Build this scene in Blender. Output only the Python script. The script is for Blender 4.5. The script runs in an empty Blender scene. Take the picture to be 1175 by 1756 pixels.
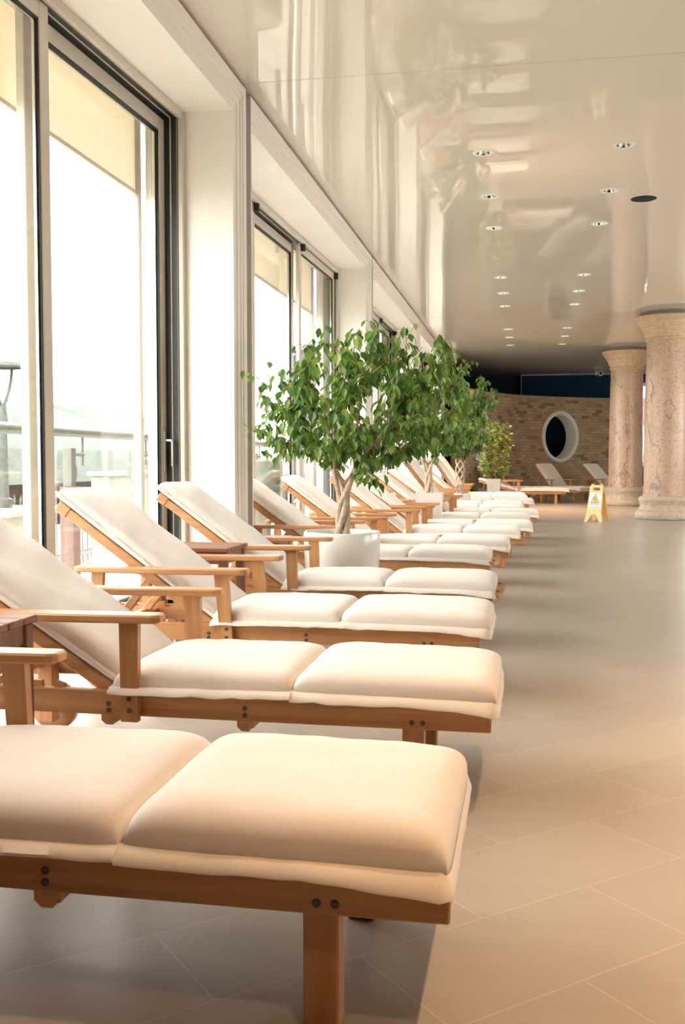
import bpy, bmesh, math, random
from mathutils import Vector, Matrix, noise
PI = math.pi
S = bpy.context.scene
COL = S.collection
rad = math.radians

# ------------------------------------------------------------------ materials
def new_mat(name):
    m = bpy.data.materials.new(name); m.use_nodes = True
    nt = m.node_tree
    return m, nt, nt.nodes['Principled BSDF'], nt.nodes['Material Output']

def N(nt, typ, **kw):
    n = nt.nodes.new(typ)
    for k, v in kw.items():
        if k in n.inputs: n.inputs[k].default_value = v
        else: setattr(n, k, v)
    return n

def ramp(nt, stops):
    n = nt.nodes.new('ShaderNodeValToRGB')
    e = n.color_ramp.elements
    while len(e) > 1: e.remove(e[0])
    e[0].position = stops[0][0]; e[0].color = (*stops[0][1], 1)
    for p, c in stops[1:]:
        x = e.new(p); x.color = (*c, 1)
    return n

def plain(name, col, rough=.5, metal=0, noise_amt=.0, nscale=8, bump=0, bscale=200, spec=.5):
    m, nt, b, o = new_mat(name)
    b.inputs['Base Color'].default_value = (*col, 1)
    b.inputs['Roughness'].default_value = rough
    b.inputs['Metallic'].default_value = metal
    b.inputs['Specular IOR Level'].default_value = spec
    tc = N(nt, 'ShaderNodeTexCoord')
    if noise_amt:
        nz = N(nt, 'ShaderNodeTexNoise', Scale=nscale, Detail=5.0)
        nt.links.new(tc.outputs['Object'], nz.inputs['Vector'])
        r = ramp(nt, [(.3, tuple(c*(1-noise_amt) for c in col)), (.7, tuple(min(1, c*(1+noise_amt)) for c in col))])
        nt.links.new(nz.outputs['Fac'], r.inputs['Fac'])
        nt.links.new(r.outputs['Color'], b.inputs['Base Color'])
    if bump:
        nz2 = N(nt, 'ShaderNodeTexNoise', Scale=bscale, Detail=3.0)
        nt.links.new(tc.outputs['Object'], nz2.inputs['Vector'])
        bp = N(nt, 'ShaderNodeBump', Strength=bump, Distance=.01)
        nt.links.new(nz2.outputs['Fac'], bp.inputs['Height'])
        nt.links.new(bp.outputs['Normal'], b.inputs['Normal'])
    return m

def wood(name, axis, dark, light, rough=.38):
    m, nt, b, o = new_mat(name)
    tc = N(nt, 'ShaderNodeTexCoord')
    oi = N(nt, 'ShaderNodeObjectInfo')
    add = N(nt, 'ShaderNodeVectorMath', operation='ADD')
    mul = N(nt, 'ShaderNodeVectorMath', operation='SCALE')
    comb = N(nt, 'ShaderNodeCombineXYZ', X=3.1, Y=5.7, Z=4.3)
    nt.links.new(comb.outputs[0], mul.inputs[0]); nt.links.new(oi.outputs['Random'], mul.inputs['Scale'])
    nt.links.new(tc.outputs['Object'], add.inputs[0]); nt.links.new(mul.outputs[0], add.inputs[1])
    mp = N(nt, 'ShaderNodeMapping')
    sc = [22., 22., 22.]; sc[axis] = 1.6
    mp.inputs['Scale'].default_value = sc
    nt.links.new(add.outputs[0], mp.inputs['Vector'])
    nz = N(nt, 'ShaderNodeTexNoise', Scale=1.0, Detail=6.0, Roughness=.6, Distortion=.6)
    nt.links.new(mp.outputs[0], nz.inputs['Vector'])
    r = ramp(nt, [(.25, dark), (.5, tuple((a+c)/2 for a, c in zip(dark, light))), (.75, light)])
    nt.links.new(nz.outputs['Fac'], r.inputs['Fac'])
    mp2 = N(nt, 'ShaderNodeMapping'); mp2.inputs['Scale'].default_value = (2, 2, 2)
    nt.links.new(add.outputs[0], mp2.inputs['Vector'])
    nz2 = N(nt, 'ShaderNodeTexNoise', Scale=1.2, Detail=3.0)
    nt.links.new(mp2.outputs[0], nz2.inputs['Vector'])
    hs = N(nt, 'ShaderNodeHueSaturation')
    mr = N(nt, 'ShaderNodeMapRange'); mr.inputs['To Min'].default_value = .8; mr.inputs['To Max'].default_value = 1.2
    nt.links.new(nz2.outputs['Fac'], mr.inputs['Value'])
    nt.links.new(r.outputs['Color'], hs.inputs['Color']); nt.links.new(mr.outputs[0], hs.inputs['Value'])
    nt.links.new(hs.outputs[0], b.inputs['Base Color'])
    b.inputs['Roughness'].default_value = rough
    bp = N(nt, 'ShaderNodeBump', Strength=.12, Distance=.004)
    nt.links.new(nz.outputs['Fac'], bp.inputs['Height']); nt.links.new(bp.outputs[0], b.inputs['Normal'])
    return m

TEAK_D, TEAK_L = (.36, .155, .052), (.64, .34, .15)
WX = wood('teak along length', 0, TEAK_D, TEAK_L)
WY = wood('teak across', 1, TEAK_D, TEAK_L)
WZ = wood('teak upright', 2, TEAK_D, TEAK_L)
TX = wood('red brown table wood', 0, (.16, .058, .03), (.33, .14, .08), .45)
TZ = wood('red brown table wood upright', 2, (.15, .055, .03), (.32, .13, .075), .45)

def fabric(name, col):
    m, nt, b, o = new_mat(name)
    tc = N(nt, 'ShaderNodeTexCoord')
    nz = N(nt, 'ShaderNodeTexNoise', Scale=3.0, Detail=5.0)
    nt.links.new(tc.outputs['Object'], nz.inputs['Vector'])
    r = ramp(nt, [(.3, tuple(c*.95 for c in col)), (.7, col)])
    nt.links.new(nz.outputs['Fac'], r.inputs['Fac']); nt.links.new(r.outputs[0], b.inputs['Base Color'])
    b.inputs['Roughness'].default_value = .85
    b.inputs['Specular IOR Level'].default_value = .2
    b.inputs['Sheen Weight'].default_value = .1
    nz2 = N(nt, 'ShaderNodeTexNoise', Scale=9.0, Detail=6.0, Distortion=1.2)
    nt.links.new(tc.outputs['Object'], nz2.inputs['Vector'])
    bp = N(nt, 'ShaderNodeBump', Strength=.13, Distance=.02)
    nt.links.new(nz2.outputs['Fac'], bp.inputs['Height']); nt.links.new(bp.outputs[0], b.inputs['Normal'])
    return m
CREAM = fabric('cream cotton', (.79, .735, .68))
CREAM2 = fabric('cream cotton border', (.81, .75, .67))

WHITE = plain('white painted trim', (.80, .765, .71), .45, noise_amt=.02, nscale=2)
REVEAL = plain('white reveal paint', (.83, .80, .75), .5, noise_amt=.015, nscale=2)
ALU = plain('beige aluminium', (.60, .545, .46), .42, noise_amt=.02, nscale=3)
BLACK = plain('black rubber gasket', (.012, .013, .013), .5)
TRACK = plain('dark track channel', (.02, .022, .022), .45)
CHROME = plain('steel', (.72, .72, .70), .25, 1)
SATIN = plain('satin handle metal', (.62, .61, .59), .35, 1)
NAVY = plain('navy blue paint', (.003, .016, .05), .6, noise_amt=.15, nscale=1.5)
BLUE = plain('blue paint', (.002, .036, .105), .65, spec=.2, noise_amt=.1, nscale=3)
CREAMWALL = plain('cream wall paint', (.62, .55, .46), .6, noise_amt=.03, nscale=1)
POT = plain('white glazed pot', (.82, .80, .765), .18)
POTM = plain('white matt planter', (.80, .775, .73), .4)
POTG = plain('grey planter', (.42, .39, .365), .6, noise_amt=.1, nscale=10)
SOIL = plain('dark bark soil', (.045, .03, .022), .9, noise_amt=.5, nscale=40, bump=.8, bscale=60)
BOLT = plain('dark bolt', (.10, .085, .07), .5, .6)
REDTOP = plain('terracotta wood', (.36, .12, .07), .5, noise_amt=.15, nscale=6)

def glass():
    m, nt, b, o = new_mat('window glass')
    nt.nodes.remove(b)
    t = N(nt, 'ShaderNodeBsdfTransparent'); t.inputs[0].default_value = (.96, .968, .958, 1)
    g = N(nt, 'ShaderNodeBsdfGlossy', Roughness=.0)
    fr = N(nt, 'ShaderNodeFresnel')
    ge = N(nt, 'ShaderNodeNewGeometry')
    mr = N(nt, 'ShaderNodeMapRange'); mr.inputs['To Min'].default_value = 1.5; mr.inputs['To Max'].default_value = 1/1.5
    nt.links.new(ge.outputs['Backfacing'], mr.inputs['Value']); nt.links.new(mr.outputs[0], fr.inputs['IOR'])
    mx = N(nt, 'ShaderNodeMixShader')
    nt.links.new(fr.outputs[0], mx.inputs[0]); nt.links.new(t.outputs[0], mx.inputs[1]); nt.links.new(g.outputs[0], mx.inputs[2])
    nt.links.new(mx.outputs[0], o.inputs['Surface'])
    return m
GLASS = glass()

def ceiling_mat():
    m, nt, b, o = new_mat('glossy stretch ceiling')
    b.inputs['Base Color'].default_value = (.66, .605, .525, 1)
    b.inputs['Roughness'].default_value = .018
    b.inputs['IOR'].default_value = 1.5
    tc = N(nt, 'ShaderNodeTexCoord')
    mp = N(nt, 'ShaderNodeMapping'); mp.inputs['Scale'].default_value = (.75, .35, 1)
    nt.links.new(tc.outputs['Object'], mp.inputs[0])
    nz = N(nt, 'ShaderNodeTexNoise', Scale=1.0, Detail=1.0)
    nt.links.new(mp.outputs[0], nz.inputs['Vector'])
    bp = N(nt, 'ShaderNodeBump', Strength=.30, Distance=.025)
    nt.links.new(nz.outputs['Fac'], bp.inputs['Height']); nt.links.new(bp.outputs[0], b.inputs['Normal'])
    return m
CEIL = ceiling_mat()

def floor_mat():
    m, nt, b, o = new_mat('stoneware floor tiles')
    tc = N(nt, 'ShaderNodeTexCoord')
    mp = N(nt, 'ShaderNodeMapping'); mp.inputs['Rotation'].default_value = (0, 0, rad(-42)); mp.inputs['Location'].default_value = (.237, .19, 0)
    nt.links.new(tc.outputs['Object'], mp.inputs[0])
    br = N(nt, 'ShaderNodeTexBrick', Scale=1.0)
    br.inputs['Brick Width'].default_value = .70; br.inputs['Row Height'].default_value = .335
    br.inputs['Mortar Size'].default_value = .0018; br.inputs['Mortar Smooth'].default_value = .2
    br.inputs['Color1'].default_value = (.40, .365, .315, 1); br.inputs['Color2'].default_value = (.355, .325, .285, 1)
    br.inputs['Mortar'].default_value = (.50, .455, .39, 1)
    nt.links.new(mp.outputs[0], br.inputs['Vector'])
    mp2 = N(nt, 'ShaderNodeMapping'); mp2.inputs['Rotation'].default_value = (0, 0, rad(-42)); mp2.inputs['Scale'].default_value = (2.2, 14, 1)
    nt.links.new(tc.outputs['Object'], mp2.inputs[0])
    nz = N(nt, 'ShaderNodeTexNoise', Scale=1.0, Detail=7.0, Roughness=.65)
    nt.links.new(mp2.outputs[0], nz.inputs['Vector'])
    mr = N(nt, 'ShaderNodeMapRange'); mr.inputs['To Min'].default_value = .88; mr.inputs['To Max'].default_value = 1.12
    nt.links.new(nz.outputs['Fac'], mr.inputs['Value'])
    hs = N(nt, 'ShaderNodeHueSaturation')
    nt.links.new(br.outputs['Color'], hs.inputs['Color']); nt.links.new(mr.outputs[0], hs.inputs['Value'])
    nt.links.new(hs.outputs[0], b.inputs['Base Color'])
    mr2 = N(nt, 'ShaderNodeMapRange'); mr2.inputs['To Min'].default_value = .24; mr2.inputs['To Max'].default_value = .42
    nt.links.new(nz.outputs['Fac'], mr2.inputs['Value']); nt.links.new(mr2.outputs[0], b.inputs['Roughness'])
    bp = N(nt, 'ShaderNodeBump', Strength=.3, Distance=.002); bp.invert = True
    nt.links.new(br.outputs['Fac'], bp.inputs['Height']); nt.links.new(bp.outputs[0], b.inputs['Normal'])
    return m
FLOOR = floor_mat()

def brick_mat():
    m, nt, b, o = new_mat('tan brick')
    uv = N(nt, 'ShaderNodeUVMap')
    br = N(nt, 'ShaderNodeTexBrick', Scale=1.0)
    br.inputs['Brick Width'].default_value = .25; br.inputs['Row Height'].default_value = .092
    br.inputs['Mortar Size'].default_value = .007; br.inputs['Mortar Smooth'].default_value = .2
    br.inputs['Color1'].default_value = (0, 0, 0, 1); br.inputs['Color2'].default_value = (1, 1, 1, 1); br.inputs['Mortar'].default_value = (.4, .4, .4, 1)
    nt.links.new(uv.outputs[0], br.inputs['Vector'])
    r = ramp(nt, [(0, (.50, .36, .235)), (.4, (.44, .31, .20)), (.8, (.40, .275, .175)), (.9, (.22, .17, .125)), (1, (.17, .14, .11))])
    nt.links.new(br.outputs['Color'], r.inputs['Fac'])
    nz = N(nt, 'ShaderNodeTexNoise', Scale=16.0, Detail=5.0)
    nt.links.new(uv.outputs[0], nz.inputs['Vector'])
    mr = N(nt, 'ShaderNodeMapRange'); mr.inputs['To Min'].default_value = .8; mr.inputs['To Max'].default_value = 1.2
    nt.links.new(nz.outputs['Fac'], mr.inputs['Value'])
    hs = N(nt, 'ShaderNodeHueSaturation')
    nt.links.new(r.outputs[0], hs.inputs['Color']); nt.links.new(mr.outputs[0], hs.inputs['Value'])
    mx = N(nt, 'ShaderNodeMix', data_type='RGBA')
    nt.links.new(br.outputs['Fac'], mx.inputs['Factor']); nt.links.new(hs.outputs[0], mx.inputs['A'])
    mx.inputs['B'].default_value = (.25, .20, .15, 1)
    nt.links.new(mx.outputs['Result'], b.inputs['Base Color'])
    b.inputs['Roughness'].default_value = .85
    bp = N(nt, 'ShaderNodeBump', Strength=.6, Distance=.01); bp.invert = True
    nt.links.new(br.outputs['Fac'], bp.inputs['Height']); nt.links.new(bp.outputs[0], b.inputs['Normal'])
    return m
BRICK = brick_mat()

def stone_mat():
    m, nt, b, o = new_mat('pink granite')
    tc = N(nt, 'ShaderNodeTexCoord')
    n1 = N(nt, 'ShaderNodeTexNoise', Scale=1.6, Detail=6.0, Distortion=.8)
    nt.links.new(tc.outputs['Object'], n1.inputs['Vector'])
    r1 = ramp(nt, [(.3, (.45, .34, .25)), (.5, (.57, .39, .28)), (.7, (.52, .395, .30))])
    nt.links.new(n1.outputs['Fac'], r1.inputs['Fac'])
    n2 = N(nt, 'ShaderNodeTexNoise', Scale=30.0, Detail=4.0, Roughness=.7)
    nt.links.new(tc.outputs['Object'], n2.inputs['Vector'])
    r2 = ramp(nt, [(.36, (.45, .43, .41)), (.48, (1, 1, 1))])
    nt.links.new(n2.outputs['Fac'], r2.inputs['Fac'])
    mx = N(nt, 'ShaderNodeMix', data_type='RGBA', blend_type='MULTIPLY'); mx.inputs['Factor'].default_value = .75
    nt.links.new(r1.outputs[0], mx.inputs['A']); nt.links.new(r2.outputs[0], mx.inputs['B'])
    # dark vein cracks
    mp = N(nt, 'ShaderNodeMapping'); mp.inputs['Scale'].default_value = (1.1, 1.1, .55); mp.inputs['Rotation'].default_value = (.5, .6, 0)
    nt.links.new(tc.outputs['Object'], mp.inputs[0])
    n3 = N(nt, 'ShaderNodeTexNoise', Scale=.9, Detail=7.0, Roughness=.55, Distortion=.3)
    nt.links.new(mp.outputs[0], n3.inputs['Vector'])
    r3 = ramp(nt, [(.490, (1, 1, 1)), (.4985, (.35, .33, .31)), (.507, (1, 1, 1))])
    nt.links.new(n3.outputs['Fac'], r3.inputs['Fac'])
    mx2 = N(nt, 'ShaderNodeMix', data_type='RGBA', blend_type='MULTIPLY'); mx2.inputs['Factor'].default_value = .8
    nt.links.new(mx.outputs['Result'], mx2.inputs['A']); nt.links.new(r3.outputs[0], mx2.inputs['B'])
    nt.links.new(mx2.outputs['Result'], b.inputs['Base Color'])
    b.inputs['Roughness'].default_value = .32
    return m
STONE = stone_mat()
CAPSTONE = plain('warm capital stone', (.56, .41, .265), .5, noise_amt=.15, nscale=14)
BASESTONE = plain('grey beige base stone', (.52, .425, .325), .5, noise_amt=.16, nscale=14)

def leaf_mat(name, stops):
    m, nt, b, o = new_mat(name)
    ge = N(nt, 'ShaderNodeNewGeometry')
    r = ramp(nt, stops)
    nt.links.new(ge.outputs['Random Per Island'], r.inputs['Fac'])
    nt.links.new(r.outputs[0], b.inputs['Base Color'])
    b.inputs['Roughness'].default_value = .36
    tr = N(nt, 'ShaderNodeBsdfTranslucent')
    hs = N(nt, 'ShaderNodeHueSaturation', Saturation=1.1, Value=1.6)
    nt.links.new(r.outputs[0], hs.inputs['Color']); nt.links.new(hs.outputs[0], tr.inputs['Color'])
    mx = N(nt, 'ShaderNodeMixShader'); mx.inputs[0].default_value = .38
    nt.links.new(b.outputs[0], mx.inputs[1]); nt.links.new(tr.outputs[0], mx.inputs[2])
    nt.links.new(mx.outputs[0], o.inputs['Surface'])
    return m
LEAF = leaf_mat('ficus leaves', [(0, (.045, .10, .022)), (.45, (.10, .195, .04)), (.8, (.18, .30, .07)), (1, (.31, .40, .10))])
LEAF2 = leaf_mat('small ficus leaves', [(0, (.03, .075, .018)), (.6, (.075, .15, .03)), (.95, (.15, .23, .05)), (1, (.45, .33, .06))])
LEAFV = leaf_mat('variegated leaves', [(0, (.07, .13, .025)), (.45, (.16, .24, .05)), (.75, (.34, .40, .10)), (1, (.66, .64, .28))])
LEAFD = leaf_mat('dark fern leaves', [(0, (.02, .05, .012)), (1, (.06, .11, .02))])
BARK = plain('tan ficus bark', (.50, .38, .275), .8, noise_amt=.25, nscale=30, bump=.5, bscale=60)
TWIG = plain('red brown twigs', (.34, .185, .11), .75, noise_amt=.2, nscale=20)

# ------------------------------------------------------------------ mesh helpers
class MB:
    def __init__(s): s.v = []; s.f = []; s.uv = None
    def add(s, vs, fs, M=None):
        o = len(s.v)
        for p in vs:
            p = Vector(p)
            s.v.append(tuple(M @ p) if M is not None else tuple(p))
        for f in fs: s.f.append(tuple(i+o for i in f))
    def box(s, x0, x1, y0, y1, z0, z1, c=0.004, M=None):
        c = min(c, (x1-x0)*.45, (y1-y0)*.45, (z1-z0)*.45)
        if c <= 0:
            vs = [(x, y, z) for x in (x0, x1) for y in (y0, y1) for z in (z0, z1)]
            s.add(vs, [(0, 1, 3, 2), (4, 6, 7, 5), (0, 4, 5, 1), (2, 3, 7, 6), (0, 2, 6, 4), (1, 5, 7, 3)], M); return
        bm = bmesh.new()
        bmesh.ops.create_cube(bm, size=1)
        for v in bm.verts:
            v.co = Vector((x0 if v.co.x < 0 else x1, y0 if v.co.y < 0 else y1, z0 if v.co.z < 0 else z1))
        bmesh.ops.bevel(bm, geom=list(bm.edges), offset=c, segments=1, affect='EDGES', profile=.5)
        bm.verts.ensure_lookup_table()
        s.add([v.co for v in bm.verts], [[v.index for v in f.verts] for f in bm.faces], M)
        bm.free()
    def tube(s, pts, rads, n=8, cap=True):
        pts = [Vector(p) for p in pts]
        if not isinstance(rads, (list, tuple)): rads = [rads]*len(pts)
        o = len(s.v); prev = None
        for i, p in enumerate(pts):
            d = (pts[min(i+1, len(pts)-1)]-pts[max(i-1, 0)])
            d = d.normalized() if d.length > 1e-9 else Vector((0, 0, 1))
            if prev is None:
                a = d.orthogonal().normalized()
            else:
                a = prev - d*prev.dot(d)
                a = a.normalized() if a.length > 1e-6 else d.orthogonal().normalized()
            prev = a; b = d.cross(a)
            for k in range(n):
                t = 2*PI*k/n
                s.v.append(tuple(p + (a*math.cos(t)+b*math.sin(t))*rads[i]))
        for i in range(len(pts)-1):
            for k in range(n):
                k2 = (k+1) % n
                s.f.append((o+i*n+k, o+i*n+k2, o+(i+1)*n+k2, o+(i+1)*n+k))
        if cap:
            s.f.append(tuple(o+k for k in reversed(range(n))))
            e = o+(len(pts)-1)*n
            s.f.append(tuple(e+k for k in range(n)))
    def lathe(s, prof, n=48, M=None, cap0=False, cap1=False, closed=False):
        vs = []; fs = []
        for r, z in prof:
            for k in range(n):
                t = 2*PI*k/n; vs.append((r*math.cos(t), r*math.sin(t), z))
        L = len(prof)
        for i in range(L if closed else L-1):
            j = (i+1) % L
            for k in range(n):
                k2 = (k+1) % n
                fs.append((i*n+k, i*n+k2, j*n+k2, j*n+k))
        if cap0: fs.append(tuple(reversed(range(n))))
        if cap1: fs.append(tuple((L-1)*n+k for k in range(n)))
        s.add(vs, fs, M)
    def prism(s, poly, d0, d1, M=None):
        """outline in (x,z), extruded along y from d0 to d1"""
        n = len(poly)
        vs = [(x, d0, z) for x, z in poly]+[(x, d1, z) for x, z in poly]
        fs = [tuple(range(n)), tuple(reversed(range(n, 2*n)))]
        for i in range(n):
            j = (i+1) % n; fs.append((i, i+n, j+n, j))
        s.add(vs, fs, M)
    def build(s, name, mat, parent=None, smooth=None, loc=None):
        me = bpy.data.meshes.new(name)
        me.from_pydata(s.v, [], s.f); me.materials.append(mat)
        bm = bmesh.new(); bm.from_mesh(me)
        bmesh.ops.recalc_face_normals(bm, faces=list(bm.faces)); bm.to_mesh(me); bm.free()
        if smooth is not None:
            me.polygons.foreach_set('use_smooth', [True]*len(me.polygons))
            if smooth < 179: me.set_sharp_from_angle(angle=rad(smooth))
        me.update()
        o = bpy.data.objects.new(name, me); COL.objects.link(o)
        if parent is not None: o.parent = parent
        if loc is not None: o.location = loc
        return o

def thing(name, label, cat, loc=(0, 0, 0), rz=0, group=None):
    o = bpy.data.objects.new(name, None); COL.objects.link(o)
    o.empty_display_size = .1
    o.location = loc; o.rotation_euler = (0, 0, rz)
    tag(o, label, cat, group); return o
def tag(o, label, cat, group=None):
    o['label'] = label; o['category'] = cat
    if group: o['group'] = group
    return o
def struct(o): o['kind'] = 'structure'; return o
def sroot(name):
    o = bpy.data.objects.new(name, None); COL.objects.link(o); return struct(o)

# ------------------------------------------------------------------ room shell
CZ = 3.87
DLX = (-.40, .82)
DLY = (9.2, 10.7, 12.15, 15.4, 16.85, 18.25, 21.45, 22.85, 24.4)
# floor
m = MB(); m.box(-2.9, 8, -6, 33.2, -.3, 0, 0); struct(m.build('floor', FLOOR))
m = MB(); m.box(-6, -2.9, 25.75, 33.2, -.3, 0, 0); struct(m.build('floor_side_passage', FLOOR))
# ceiling, three stretched sheets with openings for the downlights
hh = .066
def ceiling_sheet(y0, y1):
    m = MB()
    ylist = [y for y in DLY if y0 < y < y1]
    xs = [-2.15] + [v for x in DLX for v in (x-hh, x+hh)] + [8]
    ys = [y0] + [v for y in ylist for v in (y-hh, y+hh)] + [y1]
    for j in range(len(ys)-1):
        for i in range(len(xs)-1):
            if i in (1, 3) and j % 2 == 1: continue
            m.add([(xs[i], ys[j], CZ), (xs[i+1], ys[j], CZ), (xs[i+1], ys[j+1], CZ), (xs[i], ys[j+1], CZ)], [(0, 3, 2, 1)])
    return struct(m.build('ceiling', CEIL))
ceiling_sheet(-6, 7.22); ceiling_sheet(7.224, 19.43); ceiling_sheet(19.434, 33.2)
m = MB(); m.add([(-6, 25.75, CZ), (-2.15, 25.75, CZ), (-2.15, 33.2, CZ), (-6, 33.2, CZ)], [(0, 3, 2, 1)]); struct(m.build('ceiling', CEIL))
m = MB(); m.box(-2.8, 8.2, -6.2, 33.4, CZ+.12, CZ+.25, 0); m.box(-6.2, -2.8, 25.55, 33.4, CZ+.12, CZ+.25, 0); struct(m.build('ceiling_slab', plain('concrete slab', (.3, .29, .28), .9)))
m = MB()
m.box(-2.09, 8, 7.220, 7.224, CZ-.001, CZ+.02, 0); m.box(-2.09, 8, 19.430, 19.434, CZ-.001, CZ+.02, 0)
struct(m.build('trim_ceiling_seam', plain('seam strip', (.42, .37, .31), .5)))
# unseen walls, the rear one kept dark to cut light on the foreground
m = MB(); m.box(-2.9, 8.2, -6.2, -6, 0, CZ+.12, 0); struct(m.build('wall_behind', NAVY))
m = MB()
m.box(8, 8.2, -6, 33.4, 0, 1.3, 0); m.box(8, 8.2, -6, 33.4, 2.9, CZ+.12, 0); m.box(8, 8.2, 19, 33.4, 1.3, 2.9, 0)
m.box(8, 8.2, -6, 5.5, 1.3, 2.9, 0)
for y in (8.8, 13.9): m.box(8, 8.2, y, y+1.2, 1.3, 2.9, 0)  # openings added in this unseen wall to let in side fill light
struct(m.build('wall_right', CREAMWALL))
# far navy wall with a window opening at the right
BW0, BW1, BWZ0, BWZ1 = 3.2, 6.6, .98, 3.56
m = MB()
m.box(-.17, BW0, 32.9, 33.2, 0, CZ, 0); m.box(BW1, 8, 32.9, 33.2, 0, CZ, 0)
m.box(BW0, BW1, 32.9, 33.2, 0, BWZ0, 0); m.box(BW0, BW1, 32.9, 33.2, BWZ1, CZ, 0)
struct(m.build('wall_back', BLUE))
m = MB(); m.box(-6, -.17, 33.2, 33.4, 0, CZ, 0); m.box(-6.2, -6, 25.7, 33.4, 0, CZ, 0); m.box(-6, -2.76, 25.55, 25.75, 0, CZ, 0)
struct(m.build('wall_passage', NAVY))
m = MB(); m.box(-.17, 8, 32.86, 32.9, CZ-.03, CZ, 0); m.box(-.19, -.165, 32.86, 32.9, 0, CZ, 0)
struct(m.build('trim_back_edge', plain('pale edge strip', (.5, .5, .48), .5)))
w = sroot('window_back')
m = MB()
for a in ((BW0, BW1, BWZ0, BWZ0+.09), (BW0, BW1, BWZ1-.10, BWZ1), (BW0, BW0+.08, BWZ0, BWZ1), (BW1-.08, BW1, BWZ0, BWZ1), (4.85, 4.93, BWZ0, BWZ1)):
    m.box(a[0], a[1], 32.92, 33.05, a[2], a[3], .004)
m.box(BW0-.05, BW1+.05, 32.8, 32.95, BWZ0-.05, BWZ0, .005)
m.build('window_frame', WHITE, w)
m = MB(); m.box(BW0, BW1, 32.98, 32.99, BWZ0, BWZ1, 0); m.build('window_pane', GLASS, w)

# ------------------------------------------------------------------ window wall
# opening edges (Y0, Y1) of each bay; wall face X=-2.09
BAYS = [(2.0, 7.12), (7.59, 13.25), (13.69, 19.38), (19.80, 25.46)]
HEAD = 3.65
m = MB()
piers = [(-6, 1.98), (7.14, 7.57), (13.27, 13.67), (19.40, 19.78), (25.48, 25.75)]  # first one is an unseen solid stretch, closed to darken the foreground
for a, b in piers: m.box(-2.80, -2.15, a, b, 0, CZ, 0)
for a, b in BAYS: m.box(-2.80, -2.15, a-.02, b+.02, HEAD+.02, CZ, 0)
struct(m.build('wall_left', BLUE))
m = MB(); m.box(-2.10, -1.80, 25.76, 26.2, 3.6, CZ-.002, .03); struct(m.build('trim_wall_end', WHITE))
# stepped casing profile (outward offset, X)
PROF = [(.0, -2.125), (.058, -2.118), (.061, -2.110), (.108, -2.102), (.111, -2.094), (.135, -2.088), (.138, -2.080), (.19, -2.070), (.2, -2.072), (.205, -2.152)]
def casing(Y0, Y1, idx):
    r = sroot('trim_%d' % idx)
    m = MB(); n = len(PROF); vs = []
    for (o, x) in PROF:
        zt = min(HEAD+o, CZ-.012)
        vs += [(x, Y0-o*.88, 0), (x, Y0-o*.88, zt), (x, Y1+o*.84, zt), (x, Y1+o*.84, 0)]
    fs = []
    for i in range(n-1):
        for k in range(3):
            fs.append((i*4+k, i*4+k+1, (i+1)*4+k+1, (i+1)*4+k))
    m.add(vs, fs); m.build('casing', WHITE, r)
    m = MB()
    m.box(-2.80, -2.1251, Y0-.02, Y0, 0, HEAD, 0); m.box(-2.80, -2.1251, Y1, Y1+.02, 0, HEAD, 0); m.box(-2.80, -2.1251, Y0-.02, Y1+.02, HEAD, HEAD+.02, 0)
    m.build('reveal_lining', REVEAL, r)

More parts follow.
